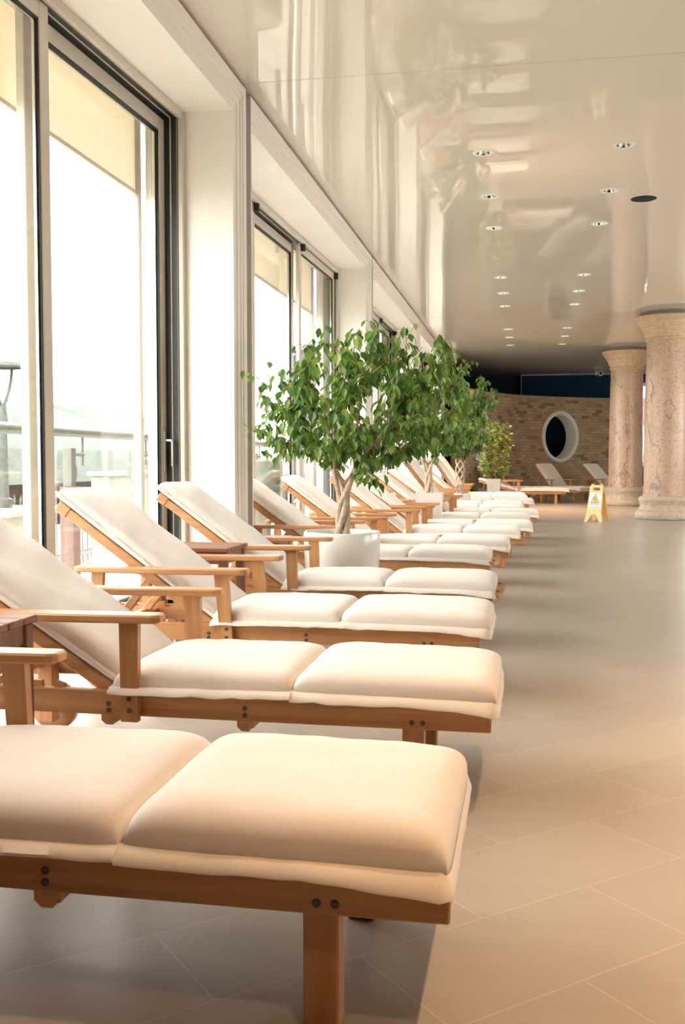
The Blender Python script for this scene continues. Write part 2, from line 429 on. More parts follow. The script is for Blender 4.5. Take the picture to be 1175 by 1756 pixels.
def window(idx, Y0, Y1, shear, layout, pw=None):
    """layout: list of track depth per panel, from near to far"""
    r = sroot('window_%d' % idx)
    X0 = -2.49
    def fx(y, d): return X0 - shear*(Y1-y) - d
    def bx(mb, y0, y1, d0, d1, z0, z1, c=.003):
        mm = MB(); mm.box(d0, d1, y0, y1, z0, z1, c)
        mb.add([(fx(p[1], p[0]), p[1], p[2]) for p in mm.v], mm.f)
    def ring(mb, y0, y1, z0, z1, t, d0, d1, c=.003, tb=None):
        tb = tb or t
        bx(mb, y0, y0+t, d0, d1, z0, z1, c); bx(mb, y1-t, y1, d0, d1, z0, z1, c)
        bx(mb, y0+t, y1-t, d0, d1, z1-t, z1, c); bx(mb, y0+t, y1-t, d0, d1, z0, z0+tb, c)
    z1 = HEAD
    f = MB()
    ring(f, Y0, Y1, 0, z1, .052, .0, .036, .004); ring(f, Y0, Y1, 0, z1, .046, .093, .102, .002, .025)
    ring(f, Y0, Y1, 0, z1, .046, .046, .049, .001, .025)
    ring(f, Y0, Y1, 0, z1, .05, .205, .25, .004, .03); f.build('window_frame', ALU, r)
    t = MB(); ring(t, Y0, Y1, 0, z1, .038, .036, .205, 0, .012); t.build('track_channel', TRACK, r)
    n = len(layout); W = (Y1-Y0-.08)/n
    for k, dep in enumerate(layout):
        if pw: W = pw
        b = Y1-.04-(n-1-k)*W; a = max(Y0+.04, b-W)
        if k: a -= .05
        if k < n-1: b += .05
        d0, d1 = (.052, .092) if dep == 0 else (.145, .195)
        top = z1-.055 if dep == 1 else z1-.045
        s = MB(); ring(s, a, b, .03, top, .098, d0, d1, .004, .11)
        so = s.build('sash', ALU, r)
        g = MB(); ring(g, a+.098, b-.098, .14, top-.098, .012, d0+.004, d1-.004, 0)
        g.build('gasket', BLACK, so)
        g = MB(); ring(g, a+.11, b-.11, .152, top-.11, .016, (d0+d1)/2-.003, d1-.008, 0)
        g.build('spacer_bar', CHROME, so)
        p = MB(); bx(p, a+.10, b-.10, (d0+d1)/2, (d0+d1)/2+.006, .142, top-.10, 0); p.build('pane', GLASS, so)
        if k == n-1:
            h = MB(); y = b-.045; x = fx(y, d0)
            h.box(x-.002, x+.012, y-.016, y+.016, 1.02, 1.32, .004)
            h.tube([(x+.01, y, 1.25), (x+.055, y, 1.25), (x+.06, y, 1.24), (x+.06, y, 1.06)], .0095, 8)
            h.build('handle', SATIN, so, 30)
        if idx >= 2:
            e = MB(); bx(e, b-.05, b-.012, -.004, .045, z1-.13, z1-.052, .002); e.build('end_stop', BLACK, so)
    return r
for i, (a, b) in enumerate(BAYS):
    casing(a, b, i+1)
window(1, *BAYS[0], .043, [0, 0, 1], 1.88); window(2, *BAYS[1], .024, [0, 1, 0])
window(3, *BAYS[2], .01, [0, 0, 1]); window(4, *BAYS[3], 0, [0, 1, 1])

# ------------------------------------------------------------------ brick wall with round windows
BP = [(-1.50, 25.35), (-1.30, 26.15), (-1.04, 27.0), (-.70, 27.75), (-.18, 28.55), (.50, 29.25), (1.45, 29.95), (2.45, 30.5), (3.3, 30.85)]
def catmull(P, per=24):
    out = []
    P = [Vector((x, y, 0)) for x, y in P]
    P = [2*P[0]-P[1]] + P + [2*P[-1]-P[-2]]
    for i in range(1, len(P)-2):
        for k in range(per):
            t = k/per
            a, b, c, d = P[i-1], P[i], P[i+1], P[i+2]
            out.append(.5*((2*b)+(c-a)*t+(2*a-5*b+4*c-d)*t*t+(3*b-a-3*c+d)*t**3))
    out.append(P[-2]); return out
BP = [(x*1.054, y*1.054) for x, y in BP]
cur = catmull(BP); acc = [0]
for i in range(1, len(cur)): acc.append(acc[-1]+(cur[i]-cur[i-1]).length)
TOTAL = acc[-1]
def at(s):
    s = max(0, min(TOTAL, s))
    for i in range(1, len(acc)):
        if acc[i] >= s:
            t = (s-acc[i-1])/(acc[i]-acc[i-1]); p = cur[i-1].lerp(cur[i], t)
            d = (cur[min(i+1, len(cur)-1)]-cur[i-2 if i > 1 else 0]).normalized()
            return p, d, Vector((-d.y, d.x, 0))     # point, tangent, normal pointing away from the room
    return cur[-1], Vector((1, 0, 0)), Vector((0, 1, 0))
def s_near(x, y): return min(range(len(cur)), key=lambda i: (cur[i].x-x)**2+(cur[i].y-y)**2)
TH, ZT = .42, 3.05
HOLES = [(acc[s_near(-1.254, 27.93)], 1.83, .65, .735), (acc[s_near(1.033, 31.2)], 1.83, .65, .735)]
ns, nz_ = 150, 60
m = MB(); uvs = []
def inhole(s, z):
    return any(((s-hs)/hw)**2+((z-hz)/hv)**2 < 1 for hs, hz, hw, hv in HOLES)
for side in (0, 1):
    base = len(m.v)
    for i in range(ns+1):
        s = TOTAL*i/ns; p, d, n = at(s)
        for j in range(nz_+1):
            q = p+n*(TH*side); m.v.append((q.x, q.y, ZT*j/nz_)); uvs.append((s, ZT*j/nz_))
    for i in range(ns):
        for j in range(nz_):
            if inhole(TOTAL*(i+.5)/ns, ZT*(j+.5)/nz_): continue
            a = base+i*(nz_+1)+j; m.f.append((a, a+nz_+1, a+nz_+2, a+1))
B2 = (ns+1)*(nz_+1)
for i in range(ns):
    a = i*(nz_+1)+nz_; m.f.append((a, a+nz_+1, B2+a+nz_+1, B2+a))
nx0 = len(m.v)
for i in (0, ns):                 # the two end faces, with their own running uv
    p, d, n = at(TOTAL*i/ns)
    b0 = len(m.v)
    for q, u in ((p, 0), (p+n*TH, TH)):
        for z in (0, ZT): m.v.append((q.x, q.y, z)); uvs.append((u+.1, z))
    m.f.append((b0, b0+1, b0+3, b0+2))
ob = struct(m.build('wall_brick', BRICK))
uvl = ob.data.uv_layers.new(name='UVMap')
for lp in ob.data.loops: uvl.data[lp.index].uv = uvs[lp.vertex_index]
for k, (hs, hz, hw, hv) in enumerate(HOLES):
    r = sroot('window_round_%d' % (k+1))
    # surround: front ring and deep sleeve swept round the ellipse
    prof = [(.0, -.03), (-.03, -.045), (-.10, -.04), (-.115, -.01), (-.115, .02), (-.0, TH+.01), (.04, TH+.01), (.03, .02), (.02, -.01)]
    prof = [(.045, .03), (.05, -.02), (.02, -.05), (-.03, -.05), (-.065, -.035), (-.075, .0), (-.075, TH+.02), (.05, TH+.02)]
    vs = []; fs = []; n = 64
    for i in range(n):
        t = 2*PI*i/n; c, sn = math.cos(t), math.sin(t)
        for off, dep in prof:
            sx = hs+c*(hw+off); z = hz+sn*(hv+off)
            p, d, nn = at(sx); p2, d2, n2 = at(hs)
            q = p+n2*dep; vs.append((q.x, q.y, z))
    L = len(prof)
    for i in range(n):
        for j in range(L-1):
            a = i*L+j; b = ((i+1) % n)*L+j; fs.append((a, b, b+1, a+1))
    m = MB(); m.add(vs, fs); m.build('round_surround', WHITE, r, 50)
# dark room behind the brick wall needs no more than the navy walls

# ------------------------------------------------------------------ sun loungers
rnd = random.Random(7)
def pad(mb, L, W, T, M, seed, bow=0.0, wr=.004):
    """plump pad: x from 0 (foot side) to -L, y +-W/2, z from 0"""
    nx, ny = 30, 22
    us = [math.sin(PI/2*(-1+2*i/nx)) for i in range(nx+1)]
    vs_ = [math.sin(PI/2*(-1+2*j/ny)) for j in range(ny+1)]
    f = lambda u: max(0, 1-abs(u)**9)**.38
    V = []; F = []
    for top in (1, 0):
        for i, u in enumerate(us):
            for j, v in enumerate(vs_):
                x = -L/2+u*L/2*(1-.018*abs(v)**10); y = v*W/2*(1-.02*abs(u)**10)
                y *= 1+.012*noise.noise(Vector((x*4, seed, v)))
                if top:
                    z = .022+(T-.022)*f(u)*f(v)+.008*(1-u**4)*(1-v**4)
                    z += wr*noise.noise(Vector((x*5+seed, y*7, seed*1.7)))*f(u)*f(v)
                    z += wr*.9*noise.noise(Vector((x*16+y*9+seed, y*3, seed)))*f(u)*f(v)
                else: z = .0
                z += bow*(1-v*v)*(-1)
                V.append((x, y, z))
    n1 = (nx+1)*(ny+1)
    idx = lambda i, j, t: t*n1+i*(ny+1)+j
    for i in range(nx):
        for j in range(ny):
            F.append((idx(i, j, 0), idx(i+1, j, 0), idx(i+1, j+1, 0), idx(i, j+1, 0)))
            F.append((idx(i, j, 1), idx(i, j+1, 1), idx(i+1, j+1, 1), idx(i+1, j, 1)))
    for i in range(nx):
        for j in (0, ny): F.append((idx(i, j, 0), idx(i+1, j, 0), idx(i+1, j, 1), idx(i, j, 1)))
    for j in range(ny):
        for i in (0, nx): F.append((idx(i, j, 0), idx(i, j+1, 0), idx(i, j+1, 1), idx(i, j, 1)))
    mb.add(V, F, M)
def flange(mb, L, W, M, seed, foot=True, head=False, droop=.012, bw=.034):
    """flat sewn border along both sides (and foot / head end) of a pad"""
    path = []
    nseg = 40
    def side(y):
        return [(-L*(i/nseg), y) for i in range(nseg+1)]
    a = side(-W/2); b = side(W/2)
    pts = list(reversed(a))
    foot_pts = [(0, -W/2+W*i/20) for i in range(1, 20)]
    head_pts = [(-L, W/2-W*i/20) for i in range(1, 20)]
    if foot: runs = [pts+foot_pts+b]
    else: runs = [pts, b]
    if head: runs = [runs[0]+head_pts] if foot else [list(reversed(b))[::-1]+head_pts+pts]
    for run in runs:
        V = []; F = []
        n = len(run)
        for i, (x, y) in enumerate(run):
            out = Vector((0, 0, 0))
            if abs(abs(y)-W/2) < 1e-6: out.y = 1 if y > 0 else -1
            if foot and x > -1e-6: out.x = 1
            if head and x < -L+1e-6: out.x = -1
            corner = out.x and out.y
            wv = noise.noise(Vector((x*9+seed, y*9, seed)))
            wd = bw+.006*wv
            if foot and out.x > 0: wd = .008+.004*wv
            dz = -droop-.010*abs(wv)-(.024*max(0, 1+x/.22)**1.5 if foot else 0)
            ip = Vector((x, y, .012))-out*.012; op = Vector((x, y, .008+dz))+out*wd
            V += [tuple(ip+Vector((0, 0, .006))), tuple((ip+op)/2+Vector((0, 0, .011))), tuple(op+Vector((0, 0, .003))), tuple(op-Vector((0, 0, .003))), tuple((ip+op)/2-Vector((0, 0, .0))), tuple(ip-Vector((0, 0, .006)))]
        for i in range(n-1):
            for k in range(6):
                k2 = (k+1) % 6
                F.append((i*6+k, i*6+k2, (i+1)*6+k2, (i+1)*6+k))
        F.append(tuple(range(6))); F.append(tuple((n-1)*6+k for k in reversed(range(6))))
        mb.add(V, F, M)

def lounger(label, c, foot, back=36, lean=0.0, tray=False, rz=0, detail=2, group='sun loungers in the row by the windows', mshift=.05, seed=1, mw=.60, fat=1.0, wheels=True, X=None, backlen=.98, yl=.335):
    t = thing('sun_lounger', label, 'sun lounger', (foot if X is None else X, c, 0), rz, group)
    HG = -1.25; RT, RB = .328, .245
    for sgn in (-1, 1):
        y0, y1 = (sgn*.305, sgn*.272) if sgn > 0 else (-.305, -.272)
        y0, y1 = min(y0, y1), max(y0, y1)
        m = MB(); m.box(-1.99, 0, y0, y1, RB, RT, .004)
        rl = m.build('side_rail', WX, t)
        if sgn < 0 and detail >= 3:
            for bx in ((-.215, .268), (-.25, .268), (-.80, .265), (-.80, .289), (-1.275, .262), (-1.275, .284)):
                b = MB(); b.lathe([(.0085, 0), (.0085, .002), (.006, .003), (.001, .0022)], 10, Matrix.Translation((bx[0], -.305, bx[1])) @ Matrix.Rotation(PI/2, 4, 'X'), cap1=True)
                b.build('bolt', BOLT, rl)
        # foot leg, head leg
        m = MB(); m.box(-.285, -.215, sgn*.238-.034, sgn*.238+.034, 0, RT-.02, .005)
        m.build('leg', WZ, t)
        m = MB(); m.box(-1.80, -1.735, sgn*.238-.03, sgn*.238+.03, .06, RT-.02, .005)
        m.build('leg', WZ, t)
        if wheels:
            M = Matrix.Translation((-1.79, sgn*.335, .1)) @ Matrix.Rotation(PI/2, 4, 'X')
            m = MB(); m.lathe([(.018, -.02), (.09, -.02), (.1, -.014), (.1, .014), (.09, .02), (.018, .02)], 28, M, closed=True)
            m.build('wheel', WX, t, 35)
        # arm posts and armrest
        yp0, yp1 = (sgn*yl-.030, sgn*yl-.001) if sgn > 0 else (sgn*yl+.001, sgn*yl+.030)
        for (px, w_, ln) in ((-1.19, .066, lean), (-1.83, .06, -.02)):
            m = MB()
            m.prism([(px-w_/2-ln*.5, .57), (px+w_/2-ln*.5, .57), (px+w_/2+ln*.5-.004, .232), (px-w_/2+ln*.5+.004, .232)], yp0, yp1)
            po = m.build('arm_post', WZ, t)
            if sgn < 0 and detail >= 3 and px > -1.5:
                for zz in (.27, .31):
                    b = MB(); b.lathe([(.0085, 0), (.0085, .002), (.006, .003), (.001, .0022)], 10, Matrix.Translation((px+ln*.35, yp0, zz)) @ Matrix.Rotation(PI/2, 4, 'X'), cap1=True)
                    b.build('bolt', BOLT, po)
        m = MB()
        xa, xb = -1.07, -1.93
        yc = sgn*(yl-.005)
        out = []
        for (xx, hw) in ((xa, .026), (xa-.012, .038), (xa-.03, .043), (xa-.4, .045), (xb+.03, .040), (xb+.01, .034), (xb, .022)): out.append((xx, hw))
        vs = []; fs = []
        for xx, hw in out:
            th = .014 if hw > .03 else .010
            zc = .581+ (0.002*math.sin(xx*5))
            for (yy, zz) in ((-hw, -th*.6), (-hw, th*.6), (-hw+.006, th), (hw-.006, th), (hw, th*.6), (hw, -th*.6), (hw-.006, -th), (-hw+.006, -th)):
                vs.append((xx, yc+yy, zc+zz))
        k = 8
        for i in range(len(out)-1):
            for j in range(k): fs.append((i*k+j, i*k+(j+1) % k, (i+1)*k+(j+1) % k, (i+1)*k+j))
        fs += [tuple(reversed(range(k))), tuple((len(out)-1)*k+j for j in range(k))]
        m.add(vs, fs); m.build('armrest', WX, t)
    # foot end board (with hand slots when it sticks out)
    if tray:
        m = MB()
        pl = [(0, -.305), (.03, -.29), (.055, -.24), (.062, -.1), (.062, .1), (.055, .24), (.03, .29), (0, .305), (-.09, .305), (-.09, -.305)]
        bm = bmesh.new()
        outer = [bm.verts.new((x, y, 0)) for x, y in pl]
        eds = [bm.edges.new((outer[i], outer[(i+1) % len(outer)])) for i in range(len(outer))]
        for yc in (-.19, .19):
            sl = [bm.verts.new((.022+.012*math.cos(a), yc+(.035 if math.sin(a) > 0 else -.035)+.012*math.sin(a), 0)) for a in [2*PI*q/12 for q in range(12)]]
            eds += [bm.edges.new((sl[q], sl[(q+1) % 12])) for q in range(12)]
        g = bmesh.ops.triangle_fill(bm, use_beauty=True, edges=eds)
        ex = bmesh.ops.extrude_face_region(bm, geom=list(bm.faces))
        for v in [e for e in ex['geom'] if isinstance(e, bmesh.types.BMVert)]: v.co.z += .026
        bm.verts.index_update()
        m.add([v.co+Vector((0, 0, .304)) for v in bm.verts], [[v.index for v in f.verts] for f in bm.faces]); bm.free()
        m.build('handle_board', WY, t)
    m = MB(); m.box(-.03, -.002, -.271, .271, RB+.005, RT-.004, .003); m.build('end_board', WY, t)
    m = MB()
    x = -.06
    while x > HG+.03: m.box(x-.05, x, -.27, .27, RT-.022, RT-.002, .003); x -= .066
    m.build('seat_slats', WY, t)
    for cx in (-.80, -1.275):
        m = MB(); m.prism([(cx-.028, RB), (cx+.028, RB), (cx+.028, RB-.022), (cx+.012, RB-.022), (cx+.012, RB-.034), (cx-.012, RB-.034), (cx-.028, RB-.02)], -.30, .30)
        m.build('cross_bar', WY, t)
    # reclining back
    A = rad(back)
    MBk = Matrix.Translation((HG, 0, RT-.028)) @ Matrix.Rotation(PI, 4, 'Z') @ Matrix.Rotation(-A, 4, 'Y')   # local +x runs up the back
    m = MB()
    for sgn in (-1, 1): m.box(-.02, backlen, sgn*.250-.017, sgn*.250+.017, -.024, .022, .004, MBk)
    m.box(backlen-.055, backlen+.012, -.272, .272, -.03, .026, .005, MBk); m.box(.02, .07, -.22, .22, -.015, .015, .004, MBk); m.box(.45, .5, -.22, .22, -.015, .015, .004, MBk)
    bf = m.build('backrest_frame', WX, t)
    m = MB()
    x = .1
    while x < backlen-.09: m.box(x, x+.045, -.22, .22, .006, .022, .003, MBk); x += .065
    m.build('back_slats', WY, bf)
    # prop and notched rack
    p0 = MBk @ Vector((.42, 0, -.03))
    m = MB()
    xe = min(p0.x-.02, -1.5) - .16
    for sgn in (-1, 1):
        d = Vector((xe, 0, .30))-p0; ln_ = d.length; an = math.atan2(d.z, d.x)
        Mp = Matrix.Translation((p0.x, sgn*.19, p0.z)) @ Matrix.Rotation(-an, 4, 'Y')
        m.box(0, ln_, -.014, .014, -.02, .02, .004, Mp)
    m.box(xe-.02, xe+.02, -.24, .24, .285, .315, .004)
    m.build('support_prop', WX, t)
    for sgn in (-1, 1):
        m = MB()
        pts = [(-1.98, .27), (-1.45, .27), (-1.45, .335)]
        q = -1.48
        while q > -1.95: pts += [(q, .345), (q-.02, .318), (q-.05, .318), (q-.055, .345)]; q -= .085
        pts += [(-1.98, .34)]
        m.prism(pts, sgn*.262-.009, sgn*.262+.009)
        m.build('notched_rack', WX, t)
    # mattress: foot pad, seat pad, back pad, with a sewn border
    mt, fl = MB(), MB()
    Lf, Lm = .66+mshift-.02, .62
    z0 = RT+.004
    M1 = Matrix.Translation((mshift, 0, z0)) @ Matrix.Rotation(rad(.6), 4, 'Y')
    M2 = Matrix.Translation((mshift-Lf, 0, z0+.004)) @ Matrix.Rotation(rad(-.6), 4, 'Y')
    Tt = .078*fat
    pad(mt, Lf, mw, Tt, M1, seed); pad(mt, Lm, mw, Tt*.97, M2, seed+5)
    flange(fl, Lf, mw, M1, seed+.3, True, False); flange(fl, Lm, mw, M2, seed+.7, False, False, .006)
    xb_ = mshift-Lf-Lm-.0
    Lb = backlen+.05
    M3 = Matrix.Translation((HG+.035, 0, RT+.02)) @ Matrix.Rotation(A, 4, 'Y') @ Matrix.Translation((0, 0, .0))
    M3 = Matrix.Translation((xb_+.03, 0, RT+.012)) @ Matrix.Rotation(A, 4, 'Y')
    # put the pad just above the slats of the back
    off = (MBk @ Vector((0, 0, .026)))
    nvec = Vector((math.sin(A), 0, math.cos(A)))
    dist = (Vector((xb_+.03, 0, RT+.012))-off).dot(nvec)
    M3 = Matrix.Translation(-nvec*min(dist-.004, .0)) @ M3 if dist < .004 else Matrix.Translation(-nvec*(dist-.004)) @ M3
    pad(mt, Lb, .535, Tt*.85, M3, seed+9, 0, .009)
    flange(fl, Lb, .535, M3, seed+1.1, False, False, -.012, .012)
    mo = mt.build('mattress', CREAM, t, 180); fo = fl.build('mattress_border', CREAM2, mo, 60)
    return t

lounger('nearest cream sun lounger, its backrest cut off by the left edge', 2.10, -.13, lean=.02, detail=3, seed=1.3, mw=.63, fat=1.15, mshift=.0)
lounger('second cream sun lounger from the camera, creased back cushion, wide pale wooden rail', 3.42, -.10, lean=0, detail=3, seed=4.1, mw=.64, mshift=.02, back=33)
lounger('third cream sun lounger from the camera with a slightly leaning arm post', 4.80, -.20, lean=.03, detail=3, seed=7.7, mw=.62, mshift=.05)
lounger('cream lounger with slotted foot board just before the round white planter', 6.10, -.18, lean=.012, tray=True, detail=3, seed=11.2, mshift=.01)
lounger('cream lounger with slotted foot board directly behind the round white planter', 7.93, -.26, tray=True, seed=15.9, mshift=.0, mw=.58, lean=0)
lounger('cream sun lounger, second one behind the round white planter', 9.12, -.14, seed=19.4, mshift=.0)
lounger('cream sun lounger, third one behind the round white planter', 10.60, .0, seed=23.3, mshift=-.05, back=38)
lounger('cream sun lounger just in front of the square white planter', 11.62, .06, seed=27.8, mshift=.02, back=36)
lounger('cream sun lounger just behind the square white planter', 13.22, .06, seed=31.5, mshift=.0, back=37)
lounger('cream lounger with steeply raised back, second behind the square white planter', 14.38, .16, seed=35.1, mshift=.02, back=52)
lounger('cream sun lounger, third one behind the square white planter', 15.85, -.08, seed=39.9, mshift=.04)
lounger('cream sun lounger just in front of the small round pot', 17.15, -.08, seed=43.3, mshift=.05)
lounger('cream lounger just behind the small round pot, its foot cushion overhanging the rail', 18.68, .06, seed=47.7, mshift=.09, back=40)
lounger('cream lounger with steep back, next to last before the brick wall', 20.35, -.02, seed=51.2, mshift=.06, back=55)
lounger('cream lounger with steep back, last of the row by the windows', 21.95, -.06, seed=55.9, mshift=.05, back=56)
GB = 'sun loungers before the brick wall'
lounger('lounger before the brick wall with almost flat back, behind the grey square planter', 26.25, 1.0, back=16, seed=61.2, group=GB, rz=rad(2), mshift=.08)
lounger('lounger before the brick wall, leftmost raised back, half hidden by the leafy shrub', 27.05, .72, back=36, seed=64.2, group=GB, rz=rad(-18))
lounger('lounger before the brick wall, middle one under the right round window', 27.0, 1.62, back=40, seed=67.9, group=GB, rz=rad(-56))
lounger('lounger before the brick wall, partly hidden behind the farther column', 27.95, 3.15, back=40, seed=70.3, group=GB, rz=rad(-48))

# ------------------------------------------------------------------ side tables
def side_table(label, x0, x1, y0, y1, h, mx, mz, rz=0):
    cx, cy = (x0+x1)/2, (y0+y1)/2; a, b = (x1-x0)/2, (y1-y0)/2
    t = thing('side_table', label, 'side table', (cx, cy, 0), rz, 'wooden side tables between the loungers')
    m = MB()
    n = 5; w = 2*b/n
    for i in range(n): m.box(-a, a, -b+i*w+.002, -b+(i+1)*w-.002, h-.024, h, .004)
    m.build('table_top', mx, t)
    m = MB()
    for s in (-1, 1):
        m.box(-a+.02, a-.02, s*(b-.03)-.01, s*(b-.03)+.01, h-.09, h-.025, .003); m.box(s*(a-.03)-.01, s*(a-.03)+.01, -b+.04, b-.04, h-.09, h-.025, .003)
    m.build('apron', mx, t)
    for sx in (-1, 1):
        for sy in (-1, 1):
            m = MB(); m.box(sx*(a-.035)-.024, sx*(a-.035)+.024, sy*(b-.035)-.024, sy*(b-.035)+.024, 0, h-.025, .004); m.build('leg', mz, t)
    return t
side_table('dark reddish brown side table at the left edge between the nearest two loungers', -2.02, -1.56, 2.52, 2.99, .60, TX, TZ)
side_table('dark brown side table behind the third lounger from the camera', -2.04, -1.60, 5.22, 5.62, .62, TX, TZ)
side_table('small terracotta coloured side table left of the round white planter', -2.02, -1.66, 6.62, 7.02, .56, REDTOP, REDTOP, rad(0))
side_table('teak side table carrying the white card, left of the square white planter', -1.88, -1.42, 12.05, 12.5, .615, WX, WZ)
cd = thing('table_card', 'small white card standing on the teak side table', 'card', (-1.64, 12.30, .615), rad(4))
m = MB(); m.prism([(-.045, 0), (.045, 0), (.045, .085), (-.045, .085)], -.004, .004, Matrix.Rotation(rad(-8), 4, 'X')); m.build('card_sheet', plain('white card', (.85, .84, .82), .4), cd)
m = MB(); m.box(-.045, .045, -.02, .03, 0, .004, .001); m.build('card_foot', plain('clear stand', (.8, .8, .78), .2), cd)
m = MB(); m.prism([(-.038, .066), (.038, .066), (.038, .074), (-.038, .074)], -.0048, -.004, Matrix.Rotation(rad(-8), 4, 'X')); m.build('printed_band', plain('grey print', (.45, .45, .45), .6), cd)

# ------------------------------------------------------------------ plants
def leaf(mb, p, d, up, L, W):
    d = d.normalized(); s = d.cross(up)
    s = s.normalized() if s.length > 1e-4 else d.orthogonal().normalized()
    n = s.cross(d)
    o = len(mb.v)
    for (t, w, h) in ((0, 0, 0), (.22, .36, .05), (.22, 0, -.02), (.22, -.36, .05), (.5, .5, .04), (.5, 0, -.05), (.5, -.5, .04), (.78, .24, -.03), (.78, 0, -.09), (.78, -.24, -.03), (1, 0, -.16)):
        mb.v.append(tuple(p+d*(t*L)+s*(w*W)+n*(h*L)))
    for f in ((0, 2, 1), (0, 3, 2), (1, 2, 5, 4), (2, 3, 6, 5), (4, 5, 8, 7), (5, 6, 9, 8), (7, 8, 10), (8, 9, 10)):
        mb.f.append(tuple(o+i for i in f))

def crown(rng, tips, roots, root_r, step=.07, droop=.0):
    """roots: list of (pos). returns nodes [(pos,parent)], tip node ids"""
    nodes = [(Vector(p), (i-1 if i else -1)) for i, p in enumerate(roots)]
    plen = [0.0]*len(nodes)
    out = []
    c0 = nodes[-1][0]
    for tp in sorted(tips, key=lambda q: (q-c0).length):
        best, bi = 1e9, 0
        for i in range(len(nodes)):
            q = nodes[i][0]
            dd = (tp-q).length
            if dd+.45*plen[i] < best: best, bi = dd+.45*plen[i], i
        a = nodes[bi][0]; dvec = tp-a; n = max(2, int(dvec.length/step))
        prev = bi
        side = Vector((rng.uniform(-1, 1), rng.uniform(-1, 1), rng.uniform(0, 1)))*.10*dvec.length
        for k in range(1, n+1):
            t = k/n
            q = a+dvec*t+side*math.sin(PI*t)*(.9)
            nodes.append((q, prev)); plen.append(plen[prev]+dvec.length/n); prev = len(nodes)-1
        out.append(prev)
    return nodes, out
def radii(nodes, tips, tip_r=.0022, e=2.3, rmax=.022):
    acc_ = [0.0]*len(nodes)
    for i in tips: acc_[i] += tip_r**e
    for i in range(len(nodes)-1, 0, -1):
        if acc_[i] == 0: acc_[i] = tip_r**e
        p = nodes[i][1]
        if p >= 0: acc_[p] += acc_[i]
    return [min(rmax, a**(1/e)) if a > 0 else tip_r for a in acc_]

